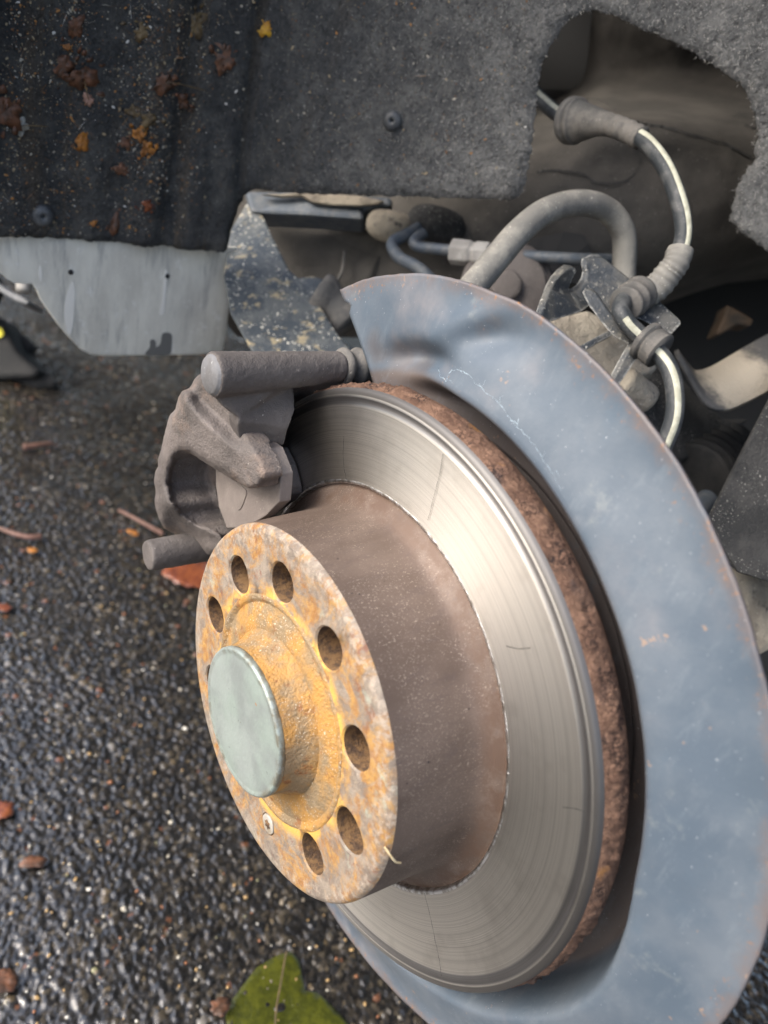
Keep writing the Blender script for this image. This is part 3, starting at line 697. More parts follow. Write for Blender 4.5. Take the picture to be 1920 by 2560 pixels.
put('rusty_rim', fixn(revolve([(.0424, .1247)]+[(.0428+.0118*i/11, .1251+.0011*math.sin(PI*i/11)) for i in range(12)]+[(.0552, .1244), (.056, .121), (.056, .09)], n=900, fn=rimfn)), MT['rim'], t)
for pts in ([(1061, 2232), (1075, 2290), (1088, 2350), (1098, 2400), (1103, 2440)], [(1108, 1135), (1098, 1190), (1085, 1240), (1070, 1300)], [(1325, 1620), (1295, 1622), (1265, 1615)], [(1405, 2018), (1440, 2022), (1460, 2030)], [(860, 1090), (858, 1150), (866, 1200)]):
    vs, fs = [], []
    for i, p in enumerate(spline([Vector((*p, 0)) for p in pts], 6)):
        c3 = onx((p[0]+random.uniform(-.8, .8), p[1]), .0402); a3 = Vector((0, c3.y, c3.z)).normalized().cross(Vector((1, 0, 0)))*.00016*random.uniform(.3, 1)
        vs += [c3-a3, c3+a3]; k = len(vs)
        if i: fs.append((k-4, k-3, k-1, k-2))
    put('heat_crack', mesh(vs, fs), MT['under'], t, False)
sc = pol(0, .0557, 278.5); ax = Vector((-1, 0, 0))
o = put('retaining_screw', fixn(revolve([(0, .0)], n=1)) if False else cyl(sc+Vector((.0008, 0, 0)), ax, .0044, .0012, 28), MT['screw'], t)
bevel(o, .0003)
star = []
for i in range(24):
    a = 2*PI*i/24; rr = .0019+.00045*math.cos(6*a); star.append(sc+Vector((-.00045, rr*math.cos(a), rr*math.sin(a))))
put('socket', plate(star, ax, .0001), MT['bore'], o)

# ================================================================== HUB
t = thing('wheel_hub', 'rusty wheel hub boss with a flat grey-green dust cap at the disc centre', 'wheel hub', (0, 0, 0))
def hubfn(x, r, a, j):
    v = (x, r*math.cos(math.radians(a)), r*math.sin(math.radians(a))); return (x-.0002*nz(v, 160, 6)*(r > .044)-.0003*max(0, nz(v, 60, 9))*(r > .044), r+.00022*nz(v, 250)+.00014*nz(v, 700, 2)+(.0006*nz(v, 90, 4) if r > .046 else 0), a)
o = put('boss', fixn(revolve([(.006, .0462), (.0010, .0476), (-.0001, .0472), (-.0005, .0463), (-.0002, .0450), (.0008, .0438), (.0005, .0425), (-.0002, .0400), (-.0006, .0365), (-.0007, .0342), (-.0004, .0334), (-.0004, .0331), (-.0012, .0328), (-.0030, .0318), (-.0062, .0302), (-.0095, .0295), (-.0122, .0292)], n=140, fn=hubfn)), MT['hubrust'], t); sharp(o, 50)
o = put('dust_cap', fixn(revolve([(-.0118, .0287), (-.0124, .0293), (-.0138, .0293), (-.0146, .0289), (-.01485, .0281), (-.0144, .0273), (-.0146, .0262), (-.01475, .020), (-.0148, .010), (-.0148, .0002)], n=120)), MT['cap'], t)
q, n = pol(.004, .0755, 207), Vector((-.2, -.9, .2))
hs = onx(D(838, 1836), .001)
tag(put('straw', tube(spline([hs+Vector((-.001, .001, .001)), onx(D(842, 1842), .002)+Vector((-.001, -.0012, .001)), onx(D(852, 1848), .004)+Vector((-.001, -.002, .0)), onx(D(858, 1853), .006)+Vector((0, -.002, 0))], 4), .0004, 6), MT['straw']), 'tiny pale straw caught on the lower edge of the disc hat', 'straw')

# ================================================================== SPLASH SHIELD
t = thing('splash_shield', 'blue-grey dished splash shield behind the brake disc with rusting edge', 'splash shield', (.06, 0, 0))
RS = .1683
def shield_x(r, a):
    """a: fitted-frame angle, 70..330"""
    k = sst(88, 112, a); low = sst(185, 215, a)
    rc = .1315+.0075*low                                   # crest of the fold
    flange = .0528+.0074*sst(rc, RS, r)+.0012*math.sin((r-rc)/(RS-rc)*PI)*k
    drop = .024*sst(rc+.001, rc-.0085, r)
    flat = .0605-.0012*sst(.12, RS, r)
    x = flat*(1-k)+(flange+drop)*k
    # pressed valley near the open end and a short bead further round
    dv = (a-94)-(r-.146)*-700
    x += .0085*math.exp(-((r-.1365-.00012*(a-90))/.0055)**2)*math.exp(-((a-97)/8)**2)
    x += .0040*math.exp(-(((a-110)-(r-.152)*420)/4.0)**2)*math.exp(-((r-.154)/.008)**2)
    x -= .0022*math.exp(-(((a-104)-(r-.152)*420)/3.4)**2)*math.exp(-((r-.154)/.010)**2)
    v = (r*math.cos(math.radians(a)), r*math.sin(math.radians(a)), 0)
    return x+.0007*nz(v, 22)+.0003*nz(v, 70, 3)
rad = [.112+.0015*i for i in range(36)]+[.1660, .1672, RS]
vs, fs = [], []; NA = 330; k = len(rad)
for i in range(NA+1):
    for r in rad:
        a0 = 77+(.17-r)/.042*6.0+(1.2*math.exp(-((r-.160)/.002)**2))
        a = a0+(322-a0)*i/NA
        rr = r+(.00035*nz((math.cos(math.radians(a)), math.sin(math.radians(a)), 0), 9, 1)+.0002*nz((math.cos(math.radians(a)), math.sin(math.radians(a)), 0), 40, 1))*sst(.155, RS, r)
        vs.append(pol(shield_x(r, a), rr, a))
for i in range(NA):
    for j in range(k-1): fs.append((i*k+j, i*k+j+1, (i+1)*k+j+1, (i+1)*k+j))
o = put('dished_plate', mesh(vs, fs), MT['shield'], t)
bb = bmesh.new(); bb.from_mesh(o.data); bmesh.ops.recalc_face_normals(bb, faces=bb.faces)
if sum(f.normal.x for f in bb.faces) > 0: bmesh.ops.reverse_faces(bb, faces=bb.faces)
bb.to_mesh(o.data); bb.free(); solid(o, .0012)
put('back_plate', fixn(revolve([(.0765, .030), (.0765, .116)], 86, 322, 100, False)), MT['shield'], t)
# hairline crack in the paint
def sh(p): return hit(p, lambda q: q.x-shield_x(math.hypot(q.y, q.z), (math.degrees(math.atan2(q.z, q.y))+24) % 360), .15, .7)
vs, fs = [], []
trk = spline([Vector((*q5(x, y), 0)) for x, y in ((1175, 1110), (1190, 1160), (1225, 1190), (1240, 1140), (1290, 1125), (1350, 1150), (1400, 1200), (1470, 1270), (1530, 1310), (1590, 1400), (1640, 1440))]+[Vector((1000+.42195*x, 1000+.42195*y, 0)) for x, y in ((660, 120), (740, 200), (800, 270), (860, 360), (910, 440), (955, 540), (980, 600))], 5)
def crackline(trk, wd):
    prev = None
    for i, p in enumerate(trk):
        p = (p[0]+random.uniform(-2.4, 2.4), p[1]+random.uniform(-2.4, 2.4)); q = sh(p)+Vector((-.0002, 0, 0)); d = Vector((0, random.uniform(-1, 1), random.uniform(-1, 1))).normalized()*wd*random.uniform(.3, 1.3)
        vs.extend([q-d, q+d]); k = len(vs)
        if i: fs.append((k-4, k-3, k-1, k-2))
crackline(trk, .00017)
for s0 in (12, 20, 31, 40, 52, 60, 68, 75):
    if s0 < len(trk)-1:
        p = trk[s0]; crackline([Vector((p[0]+4.5*j*random.uniform(.4, 1), p[1]+3*j*random.choice((-1, 1, 1)), 0)) for j in range(5)], .00009)
put('hairline_crack', mesh(vs, fs), MT['crack_line'], t, False)

# ================================================================== CALIPER
t = thing('brake_caliper', 'rough brown cast-iron brake caliper gripping the disc from the front', 'brake caliper', tuple(pol(.02, .12, 50)))
def yz(p, x): q = onx(p, x); return Vector((0, q.y, q.z))
def prism(front, x0, x1):
    return plate([Vector((x0, v.y, v.z)) for v in front], (1, 0, 0), x1-x0)
X0, X1 = -.004, .019
claw = [(480, 262), (415, 232), (378, 262), (350, 318), (328, 342), (290, 350), (262, 400), (246, 466), (232, 488), (208, 510), (192, 556), (184, 588), (158, 680), (140, 760), (118, 840), (124, 872), (102, 910), (95, 975), (108, 1050), (98, 1110), (112, 1180), (135, 1250), (165, 1305), (260, 1360), (370, 1425), (470, 1485), (560, 1480), (600, 1400), (560, 1340), (500, 1300), (400, 1270), (300, 1200), (232, 1100), (212, 990), (222, 890), (250, 820), (295, 780), (345, 785), (420, 832), (500, 882), (610, 950), (700, 1003), (752, 1026), (808, 1022), (850, 985), (862, 930), (840, 860), (790, 770), (740, 690), (690, 600), (640, 480), (580, 350)]
def dens(P, L=28):
    out = []
    for i, p in enumerate(P):
        q = P[(i+1) % len(P)]; n = max(1, int(math.dist(p, q)/L))
        out += [(p[0]+(q[0]-p[0])*k/n, p[1]+(q[1]-p[1])*k/n) for k in range(n)]
    return out
co = dens(claw)
def segd(p, P):
    best = 1e9
    for i in range(len(P)-1):
        ax_, ay = P[i]; bx_, by = P[i+1]; dx, dy = bx_-ax_, by-ay; L2 = dx*dx+dy*dy or 1
        t_ = max(0, min(1, ((p[0]-ax_)*dx+(p[1]-ay)*dy)/L2)); best = min(best, math.hypot(p[0]-ax_-t_*dx, p[1]-ay-t_*dy))
    return best
def fing(x, y): return max(0., min(1., ((x-300)*.724+(y-450)*.69)/735))*sst(60, 300, x)
def clawx(x, y):
    tt = fing(x, y)*sst(1150, 950, y); sd = (x-400)*.69-(y-520)*.724
    X = -.003+.0095*tt+.000078*(1-.75*sst(.45, .8, tt))*min(90, max(0, sd))*sst(280, 420, x)
    X += .0185*sst(1080, 1420, y)*sst(60, 260, x)
    d = segd((x, y), claw[1:-7]); Rr = 62.
    if d < Rr: X += .0042*(1-math.sqrt(max(0, 1-(1-d/Rr)**2)))
    return X
fm = sheet(co, [], 26, lambda x, y: Vector((x, y, 0)))
b = bmesh.new(); b.from_mesh(fm)
for v in b.verts: v.co = (v.co.x, v.co.y, clawx(v.co.x, v.co.y))
fr_ = list(b.faces); ret = bmesh.ops.extrude_face_region(b, geom=fr_)
nv = [g for g in ret['geom'] if isinstance(g, bmesh.types.BMVert)]
for v in nv:
    x, y = v.co.x, v.co.y; v.co.z = v.co.z+.024-.015*sst(.35, .75, fing(x, y))*sst(1150, 1000, y)-.010*sst(1080, 1400, y)
    if fing(x, y) > .4 and y < 1100: v.co.z = min(v.co.z, .0171)
for v in b.verts:
    x, y, X = v.co
    if v in nv: pass
# back vertices sit behind the matching front vertices, square to the disc
key = {}
for v in b.verts: key.setdefault((round(v.co.x, 3), round(v.co.y, 3)), []).append(v)
for (x, y), vv in key.items():
    X0_ = min(v.co.z for v in vv); q_ = onx(q1(x, y), X0_)
    for v in vv: v.co = Vector((v.co.z, q_.y, q_.z))
bmesh.ops.recalc_face_normals(b, faces=b.faces)
o = put('body', b, MT['iron'], t); remesh(o, .0008, 4); rough(o, .009, .0006); rough(o, .0022, .0004)
# bridge over the disc edge and the piston side behind
br = [yz(q1(*p), X0) for p in ((405, 215), (350, 330), (262, 420), (200, 560), (150, 740), (115, 950), (115, 1150), (165, 1295), (300, 1330))]
b = merge(prism([v*.99 for v in br]+[v*.955 for v in br[::-1]], .022, .10))
o = put('bridge', b, MT['iron'], t); remesh(o, .0018, 3); rough(o, .006, .002)
# carrier: pin housing and leg
PC = pol(0, .1334, 77.5); PR = pol(0, .1350, 77.5)
leg = [onx(q1(x, y), xx-.006*sst(450, 560, y)) for x, y, xx in ((520, 400, -.004), (560, 455, -.002), (620, 500, .004), (682, 540, .010), (684, 560, .0105), (668, 600, .0105), (676, 640, .0115), (692, 695, .0135), (730, 738, .0155), (860, 742, .025), (1000, 728, .0338), (1030, 610, .0338), (1075, 490, .0338), (1068, 410, .0338), (1056, 322, .0338))]
top = [Vector((.0338, PC.y, PC.z)), Vector((-.004, PC.y, PC.z))]
b = merge(cyl(PC+Vector((-.006, 0, 0)), Vector((.060, 0, 0))+(PR-PC), .0088, .060, 32, .0066), plate(leg+top, (.05, 1, .05), .010))
o = put('carrier', b, MT['iron_grey'], t); remesh(o, .0008, 6); rough(o, .002, .0005)
put('pin_end', cyl(PC+Vector((-.0055, 0, 0)), (-1, 0, 0), .0082, .0016, 28, .0070), MT['pin_end'], t); 
PB = PC+Vector((.0, 0, 0)); bx = lambda a: PR+Vector((a, 0, 0))
put('pin_boot', tube([bx(.054+.0006*i) for i in range(28)], lambda u: .0072+.0010*math.sin(u*14), 24), MT['rubber'], t)
LPx = (.002, yz(q1(130, 1450), .002)); 
lc = yz(q1(215, 1462), .004); 
b = merge(cyl(lc+Vector((-.008, 0, 0)), (1, 0, 0), .0076, .05, 24, .0086))
o = put('lower_pin', b, MT['iron_grey'], t); remesh(o, .001, 8); rough(o, .002, .0005)
# pad
t = thing('brake_pad', 'brown hexagonal-cornered brake pad plate pressed on the disc under the caliper finger', 'brake pad', tuple(pol(.02, .10, 60)))
pd = [yz(q1(*p), .0175) for p in ((520, 860), (522, 1000), (545, 1150), (600, 1300), (700, 1300), (790, 1262), (868, 1215), (930, 1150), (962, 1120), (972, 1000), (976, 922), (945, 840), (905, 745), (860, 715), (700, 690))]
o = put('backing_plate', prism(pd, .0175, .0232), MT['pad'], t, False); bevel(o, .0005)
pf = [yz(q1(*p), .0385) for p in ((1000, 740), (1060, 860), (1098, 1010), (1100, 1060), (1060, 1110), (960, 1180), (800, 1260), (720, 1100), (740, 850), (860, 735))]
o = put('friction_block', prism(pf, .0232, .0404), MT['iron_grey'], t, False); bevel(o, .001); 
el = [yz(q1(*p), .0173) for p in ((672, 990), (650, 1040), (642, 1100), (655, 1150), (675, 1175), (700, 1160), (725, 1100), (735, 1040))]
o = put('stud', prism([v.copy() for v in smooth_poly(el, 3)], .0171, .0176), MT['pad'], t, False)
# water beads on the casting
# ================================================================== ROD behind: KNUCKLE, BRACKET, CABLE, HOSE
def P6(x, y, d): return dep(q6(x, y), d)
def P3(x, y, d): return dep(q3(x, y), d)
def P2(x, y, d): return dep(q2(x, y), d)
def P5(x, y, d): return dep(q5(x, y), d)
t = thing('suspension_knuckle', 'dust-caked tan suspension knuckle behind the upper edge of the splash shield', 'suspension knuckle', tuple(P6(700, 650, .45)))
kn = [P6(x, y, d) for x, y, d in ((240, 560, .43), (350, 492, .437), (470, 440, .442), (598, 408, .447), (720, 480, .447), (850, 610, .445), (1000, 740, .444), (985, 775, .442), (900, 815, .44), (760, 875, .436), (650, 930, .43), (450, 800, .42))]
kn = [CAM+(v-CAM)*1.02 for v in kn]
b = plate(kn, FWD*.8+RIGHT*.2, .05)
o = put('housing', b, MT['dust'], t); remesh(o, .0018, 9); rough(o, .02, .0035); rough(o, .003, .0008)
o = put('bolt', cyl(P6(790, 830, .425), P6(880, 900, .43)-P6(790, 830, .425), .009, .022, 20), MT['dust'], t); bevel(o, .002)
t = thing('cable_bracket', 'dusty black steel bracket with a hooked notch holding the sensor cable', 'bracket', tuple(P6(800, 450, .42)))
main = [P6(x, y, d) for x, y, d in ((305, 470, .398), (330, 400, .400), (372, 290, .404), (400, 240, .407), (440, 195, .410), (480, 168, .413), (518, 170, .416), (527, 186, .417), (505, 225, .417), (488, 265, .418), (480, 295, .419), (490, 312, .420), (515, 312, .421), (550, 290, .422), (578, 250, .423), (588, 205, .423), (578, 165, .423), (590, 130, .424), (640, 107, .425), (690, 110, .425), (760, 165, .424), (860, 245, .423), (980, 330, .420), (1080, 420, .417), (1144, 478, .415), (1145, 500, .415), (1090, 560, .414), (1020, 535, .415), (960, 500, .417), (900, 470, .418), (760, 440, .421), (650, 400, .422), (600, 395, .421), (560, 425, .416), (420, 470, .406), (330, 500, .399))]
o = put('main_plate', plate(main, FWD*.5-RIGHT*.45+UP*.6, .0046), MT['bracket'], t, False); bevel(o, .0008)
lev = [P6(x, y, d) for x, y, d in ((556, 310, .411), (572, 292, .411), (605, 290, .411), (640, 315, .410), (730, 440, .407), (850, 585, .403), (838, 622, .402), (742, 572, .404), (680, 500, .406), (600, 395, .409))]
o = put('lever_plate', plate(lev, FWD*.6+RIGHT*.3+UP*.3, .0032), MT['bracket'], t, False); bevel(o, .0008)
web = [P6(x, y, d) for x, y, d in ((515, 645, .395), (640, 575, .400), (715, 537, .403), (738, 548, .403), (730, 568, .403), (650, 608, .400), (556, 668, .395))]
o = put('web_plate', plate(web, FWD, .006), MT['bracket'], t, False); bevel(o, .0005)
clp = [P6(x, y, d) for x, y, d in ((975, 548, .402), (990, 575, .402), (960, 615, .402), (900, 680, .402), (840, 770, .403), (770, 870, .404), (735, 850, .404), (790, 740, .403), (845, 640, .402), (880, 590, .402))]
o = put('clip_ear', plate(clp, FWD*.6-RIGHT*.6+UP*.3, .0032), MT['bracket'], t, False); bevel(o, .0006)

t = thing('sensor_cable', 'black wheel sensor cable with a cream stripe looping to the bracket', 'cable', tuple(P3(1140, 1200, .42)))
CR = .0047
seg1 = spline([P3(250, 520, .500), P3(320, 596, .495), P3(400, 665, .482), P3(500, 718, .468)], 8)
seg2 = spline([P3(880, 800, .435), P3(960, 865, .428), P3(1050, 990, .42), P3(1110, 1130, .415), P3(1150, 1270, .412), P3(1158, 1400, .410), P3(1125, 1530, .408)], 8)
seg3 = spline([P6(840, 330, .412), P6(800, 365, .402), P6(785, 420, .396), P6(825, 490, .394), P6(890, 555, .394), P6(960, 620, .394), P6(1030, 690, .392), P6(1085, 790, .388), P6(1108, 920, .385), P6(1100, 1060, .384), P6(1050, 1200, .386), P6(990, 1330, .39)], 8)
put('cable', tube(seg1, CR, 16), MT['cable'], t); put('cable', tube(seg2, CR, 16), MT['cable'], t); put('cable', tube(seg3, CR*.98, 16), MT['cable'], t)
tw = CAM+Vector((.12, 0, .02))
put('stripe', stripe(seg1, CR, CAM+Vector((0, 0, .25)), .34), MT['stripe'], t); put('stripe', stripe(seg2, CR, tw+Vector((.12, -.1, .05)), .36), MT['stripe'], t)
put('stripe', stripe(seg3[22:], CR*.98, CAM+Vector((.0, -.2, 0)), .36), MT['stripe'], t)
bt = spline([P3(515, 722, .470), P3(560, 722, .466), P3(640, 725, .456), P3(730, 742, .448), P3(820, 775, .440), P3(905, 818, .434)], 10)
def bootr(u):
    base = .0125+(.0062-.0125)*sst(0, .62, u)
    if u < .10: return .0128
    if u < .13: return .0112
    return base+.0003*math.sin(u*70)*sst(.4, .6, u)
put('boot', tube(bt, bootr, 24), MT['rubber'], t)
put('boot_flange', cyl(P3(490, 715, .474), P3(560, 722, .466)-P3(490, 715, .474), .0135, .0045, 28), MT['rubber'], t)
sl = spline([P3(1130, 1500, .4085), P3(1115, 1560, .408), P6(1075, 190, .410), P6(1010, 270, .413), P6(940, 320, .416)], 14)
put('sleeve', tube(sl, lambda u: .0064+.0009*sst(.0, .9, u)+.00045*(1 if (u*9) % 1 < .5 else 0), 20), MT['hose'], t)
put('cuff', tube(spline([P3(1140, 1480, .4085), P3(1128, 1530, .408)], 6), .0068, 20), MT['hose'], t)
g0 = P6(900, 318, .414); g1_ = P6(815, 382, .403)
put('grommet', tube([g0+(g1_-g0)*(i/20) for i in range(21)], lambda u: .0098-.0014*abs(math.sin(u*PI*2)) if u < .97 else .0085, 28), MT['rubber'], t)
h0 = P6(925, 590, .398); h1_ = P6(1020, 660, .393)
put('grommet', tube([h0+(h1_-h0)*(i/20) for i in range(21)], lambda u: .0102 if u < .3 else (.0086 if u < .42 else .0097), 28), MT['rubber'], t)

t = thing('brake_hose', 'thick dusty grey ribbed brake hose bent in an arch behind the shield', 'hose', tuple(P3(500, 1200, .45)))
hp = spline([P3(-180, 1800, .41), P3(-40, 1640, .415), P3(60, 1520, .42), P3(180, 1380, .43), P3(320, 1265, .44), P3(470, 1210, .452), P3(610, 1208, .463), P3(720, 1258, .473), P3(790, 1350, .48), P3(810, 1450, .485), P3(805, 1600, .49), P3(800, 1750, .49)], 10)
def hose_mesh(path, r, seg=44):
    fr = frames(path); vs, fs = [], []
    for i, (p, tt, n, b) in enumerate(fr):
        for k in range(seg):
            a = 2*PI*k/seg; rr = r+(.00016 if k % 2 else -.00012); vs.append(p+(n*math.cos(a)+b*math.sin(a))*rr)
    for i in range(len(fr)-1):
        for k in range(seg): k2 = (k+1) % seg; fs.append((i*seg+k, i*seg+k2, (i+1)*seg+k2, (i+1)*seg+k))
    return fixn(mesh(vs, fs))
put('hose', hose_mesh(hp, .0074), MT['hose'], t)

t = thing('brake_pipe', 'thin blue-grey steel brake pipe with a pale hexagonal union nut', 'brake pipe', tuple(P2(1240, 1480, .53)))
put('pipe', tube(spline([P2(1090, 1380, .545), P2(1030, 1430, .54), P2(1060, 1462, .538), P2(1160, 1474, .535), P2(1260, 1485, .53), P2(1500, 1505, .52), P2(1720, 1520, .515), P2(2000, 1535, .51), P2(2200, 1540, .52)], 7), .0040, 12), MT['pipe'], t)
a0, a1 = P2(1252, 1490, .529), P2(1475, 1512, .52)
o = put('union_nut', tube([a0+(a1-a0)*(i/12) for i in range(13)], lambda u: .0090 if u < .55 else (.0074 if u < .66 else .0088), 6), MT['nut'], t, False); bevel(o, .0012, 2)
t = thing('brake_pipe', 'bent bare brake pipe dropping behind the top of the splash shield', 'brake pipe', tuple(P2(920, 1480, .53)))
put('pipe', tube(spline([P2(1060, 1350, .55), P2(990, 1390, .545), P2(915, 1428, .54), P2(905, 1470, .537), P2(950, 1530, .53), P2(1060, 1590, .52), P2(1150, 1680, .51)], 7), .0044, 12), MT['pipe'], t)

# ================================================================== DARK PANELS AND BITS IN THE WHEEL WELL
def inner_g(q):   # wheelhouse wall: wraps behind everything
    return (q-CAM).dot(FWD)-(.575+.10*sst(1500, 900, 960+F_PX*(q-CAM).dot(RIGHT)/(q-CAM).dot(FWD)))
t = thing('wheelhouse_panel', 'dusty dark inner wheelhouse wall with cracked sealant seen through the liner cut-out', 'body panel', tuple(dep(D(1300, 400), .6)))
def wall_d(px, py):
    d = .575+.05*sst(1250, 700, px)
    d += .13*sst(330, 190, py)+.10*sst(1520, 1330, px)*sst(430, 200, py)-.03*sst(190, 30, py) + .04*sst(560, 800, py)*sst(1500, 1700, px)
    d -= .030*math.exp(-((py-470-(px-1500)*.12)/170)**2)*math.exp(-((px-1640)/330)**2)
    d -= .016*math.exp(-((py-345)/55)**2)*math.exp(-((px-1600)/230)**2)
    d += .006*nz((px/100, py/100, 0), .9)+.002*nz((px/100, py/100, 4), 3)
    return d
def wall_bottom(px):
    return float(np.interp(px, [540, 1100, 1250, 1380, 1480, 1560, 1640, 1720, 1800, 1920, 2300], [800, 800, 760, 700, 690, 712, 722, 712, 680, 645, 600]))
NV = 44; gx = list(range(560, 2300, 24)); n = len(gx); vs = []
for j in range(NV+7):
    for x in gx:
        v = min(1, j/NV); y = -140+(wall_bottom(x)+140)*v; roll = max(0, j-NV)
        d = wall_d(x, y)+.035*max(0, (v-.90)/.10)**2
        vs.append(dep((x, y), d)+FWD*.03*roll-UP*.0006*roll*roll+UP*.012*max(0, roll-2))
o = put('wall', mesh(vs, [(j*n+i, j*n+i+1, (j+1)*n+i+1, (j+1)*n+i) for j in range(NV+6) for i in range(n-1)]), MT['inner'], t); subd(o, 1)
def wallpatch(pts, off): return plate([dep(p, wall_d(*p)-off) for p in pts], FWD, .0008)
put('opening_shade', wallpatch([q3(x, y) for x, y in ((250, 1420), (330, 1400), (450, 1375), (540, 1385), (578, 1400), (588, 1450), (620, 1510), (680, 1570), (700, 1680), (300, 1680), (200, 1560))], .004), MT['under'], t, False)  # dark plate on the wall, painted for the shade inside an opening
def seam(pts, wd):
    vs, fs = [], []
    for i, p in enumerate(spline([Vector((*p, 0)) for p in pts], 7)):
        p = (p[0]+random.uniform(-1.5, 1.5), p[1]+random.uniform(-1.5, 1.5)); q = dep(p, wall_d(*p)-.0012); u = UP*wd*random.uniform(.5, 1.3)
        vs += [q-u, q+u, q+FWD*.001]; k = len(vs)
        if i: fs += [(k-6, k-5, k-2, k-3)]
    return mesh(vs, fs)
for pts, wd in (([q3(880, 720), q3(960, 740), q3(1100, 765), q3(1250, 810), q3(1400, 850), q3(1560, 930)], .0009), ([q3(290, 1020), q3(380, 1010), q3(480, 1015), q3(570, 1035), q3(630, 1080), q3(720, 1088), q3(800, 1078), q3(860, 1040), q3(895, 980), q3(905, 930)], .0008), ([q3(1520, 740), q3(1570, 755), q3(1650, 765)], .0009), ([q3(520, 600), q3(620, 585), q3(700, 610), q3(770, 660)], .0006)):
    put('seam', seam(pts, wd), MT['under'], t, False)
t = thing('subframe_rail', 'grey painted rail running under the lower edge of the felt liner', 'subframe', tuple(P5(400, 200, .58)))
o = put('rail', plate([P5(x, y, d) for x, y, d in ((20, 60, .575), (400, 70, .575), (900, 100, .57), (905, 150, .568), (730, 175, .57), (735, 232, .566), (400, 208, .57), (60, 192, .575))], FWD, .03), MT['pipe'], t, False); bevel(o, .003)
o = put('sealant', plate([P5(x, y, d) for x, y, d in ((120, 80, .569), (250, 78, .569), (380, 70, .569), (700, 90, .568), (860, 120, .565), (820, 140, .565), (700, 150, .565), (520, 145, .567), (430, 130, .567), (370, 95, .569), (250, 98, .569))], FWD, .004), MT['tan'], t, False); bevel(o, .002)
t = thing('suspension_bush', 'dirty oval suspension bush beside the bent brake pipe', 'bush', tuple(P5(880, 260, .57)))
o = put('shell', tube(spline([P5(770, 240, .575), P5(880, 275, .57), P5(1030, 290, .575)], 8), lambda u: .0095*math.sqrt(max(.02, 1-(2*u-1)**2))+.002, 24), MT['tan'], t)
o = put('core', tube(spline([P5(1010, 230, .575), P5(1130, 255, .57), P5(1320, 290, .575)], 8), lambda u: .010*math.sqrt(max(.02, 1-(2*u-1)**2))+.003, 24), MT['felt_dark'], t)
t = thing('drive_shaft_joint', 'dark brown shaft boot in shadow below the grey rail', 'shaft', tuple(P5(400, 450, .66)))
o = put('joint', tube(spline([P5(150, 300, .66), P5(380, 430, .66), P5(640, 520, .65), P5(900, 620, .63)], 8), lambda u: .045-.012*u, 28), MT['inner'], t)
o = put('wire', tube(spline([P5(620, 420, .60), P5(605, 540, .60), P5(560, 620, .60), P5(540, 660, .6)], 6), .0012, 8), MT['rubber'], t)
t = thing('hub_carrier', 'round grey casting lug glimpsed between the hose and the bracket', 'casting', tuple(P3(150, 1600, .5)))
o = put('lug', merge(cyl(P6(120, 270, .52), FWD, .032, .03, 36), cyl(P6(120, 270, .512), FWD, .027, .03, 36), cyl(P6(110, 260, .506), FWD, .012, .02, 8)), MT['iron_grey'], t); bevel(o, .003)
t = thing('control_arm', 'speckled black control arm blade angled down behind the brake caliper', 'suspension arm', tuple(P5(300, 700, .52)))
armp = [P5(x, y, d) for x, y, d in ((40, 130, .585), (110, 150, .58), (190, 330, .57), (290, 530, .555), (345, 580, .55), (430, 566, .55), (505, 590, .55), (545, 635, .55), (530, 655, .548), (455, 665, .545), (458, 710, .542), (510, 800, .535), (570, 900, .525), (640, 985, .52), (760, 1130, .51), (700, 1250, .50), (200, 1300, .49), (120, 1120, .50), (60, 1000, .505), (-60, 790, .52), (-100, 560, .54), (-60, 300, .57))]
o = put('blade', plate(armp, FWD, .006), MT['arm'], t, False); bevel(o, .0016)
o = put('bush_cup', tube(spline([P5(455, 660, .548), P5(560, 740, .55), P5(660, 850, .55)], 6), lambda u: .014+.002*math.sin(u*9), 20), MT['rubber'], t)
t = thing('strap', 'curved black steel strap with a pale dust patch right of the sensor cable', 'steel strap', tuple(P6(1450, 800, .48)))
e1 = spline([P6(x, y, d) for x, y, d in ((1900, 430, .52), (1659, 568, .50), (1450, 690, .49), (1310, 770, .483), (1215, 792, .478), (1165, 745, .474), (1100, 660, .47))], 6)
e2 = spline([P6(x, y, d) for x, y, d in ((1900, 770, .49), (1659, 905, .47), (1500, 985, .462), (1390, 1022, .455), (1290, 990, .452), (1210, 880, .452), (1110, 700, .455))], 6)
vs = [v for a, c in zip(e1, e2) for v in (a, c)]
_m = Mat('strap_dusty', rough=.7); _d = _m.node('VectorMath', _operation='DISTANCE', i0=_m.co, i1=tuple(P6(1480, 850, .475))).outputs['Value']
_k = _m.step(_m.math('ADD', _d, _m.mul(_m.math('SUBTRACT', _m.noise(45, 5, .65), .5), .05)), .034, .018)
_c = _m.mix(_m.step(_m.noise(30, 4), .35, .65), (.03, .031, .033), (.06, .06, .06)); _c = _m.mix(_m.mul(_k, .9), _c, (.32, .285, .23)); _m.set('col', _c); _m.bump(_m.noise(500, 4), .0006); MT['strap'] = _m.m
o = put('band', mesh(vs, [(2*i, 2*i+1, 2*i+3, 2*i+2) for i in range(len(e1)-1)]), MT['strap'], t); solid(o, .003)
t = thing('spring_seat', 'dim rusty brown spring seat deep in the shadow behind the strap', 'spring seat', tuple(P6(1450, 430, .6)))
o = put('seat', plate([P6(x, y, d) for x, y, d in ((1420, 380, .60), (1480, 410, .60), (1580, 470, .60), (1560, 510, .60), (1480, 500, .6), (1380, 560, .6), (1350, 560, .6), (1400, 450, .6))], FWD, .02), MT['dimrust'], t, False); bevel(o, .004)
t = thing('trailing_arm', 'dull dark arm casting in shadow under the bracket and cable', 'suspension arm', tuple(P6(950, 1000, .5)))
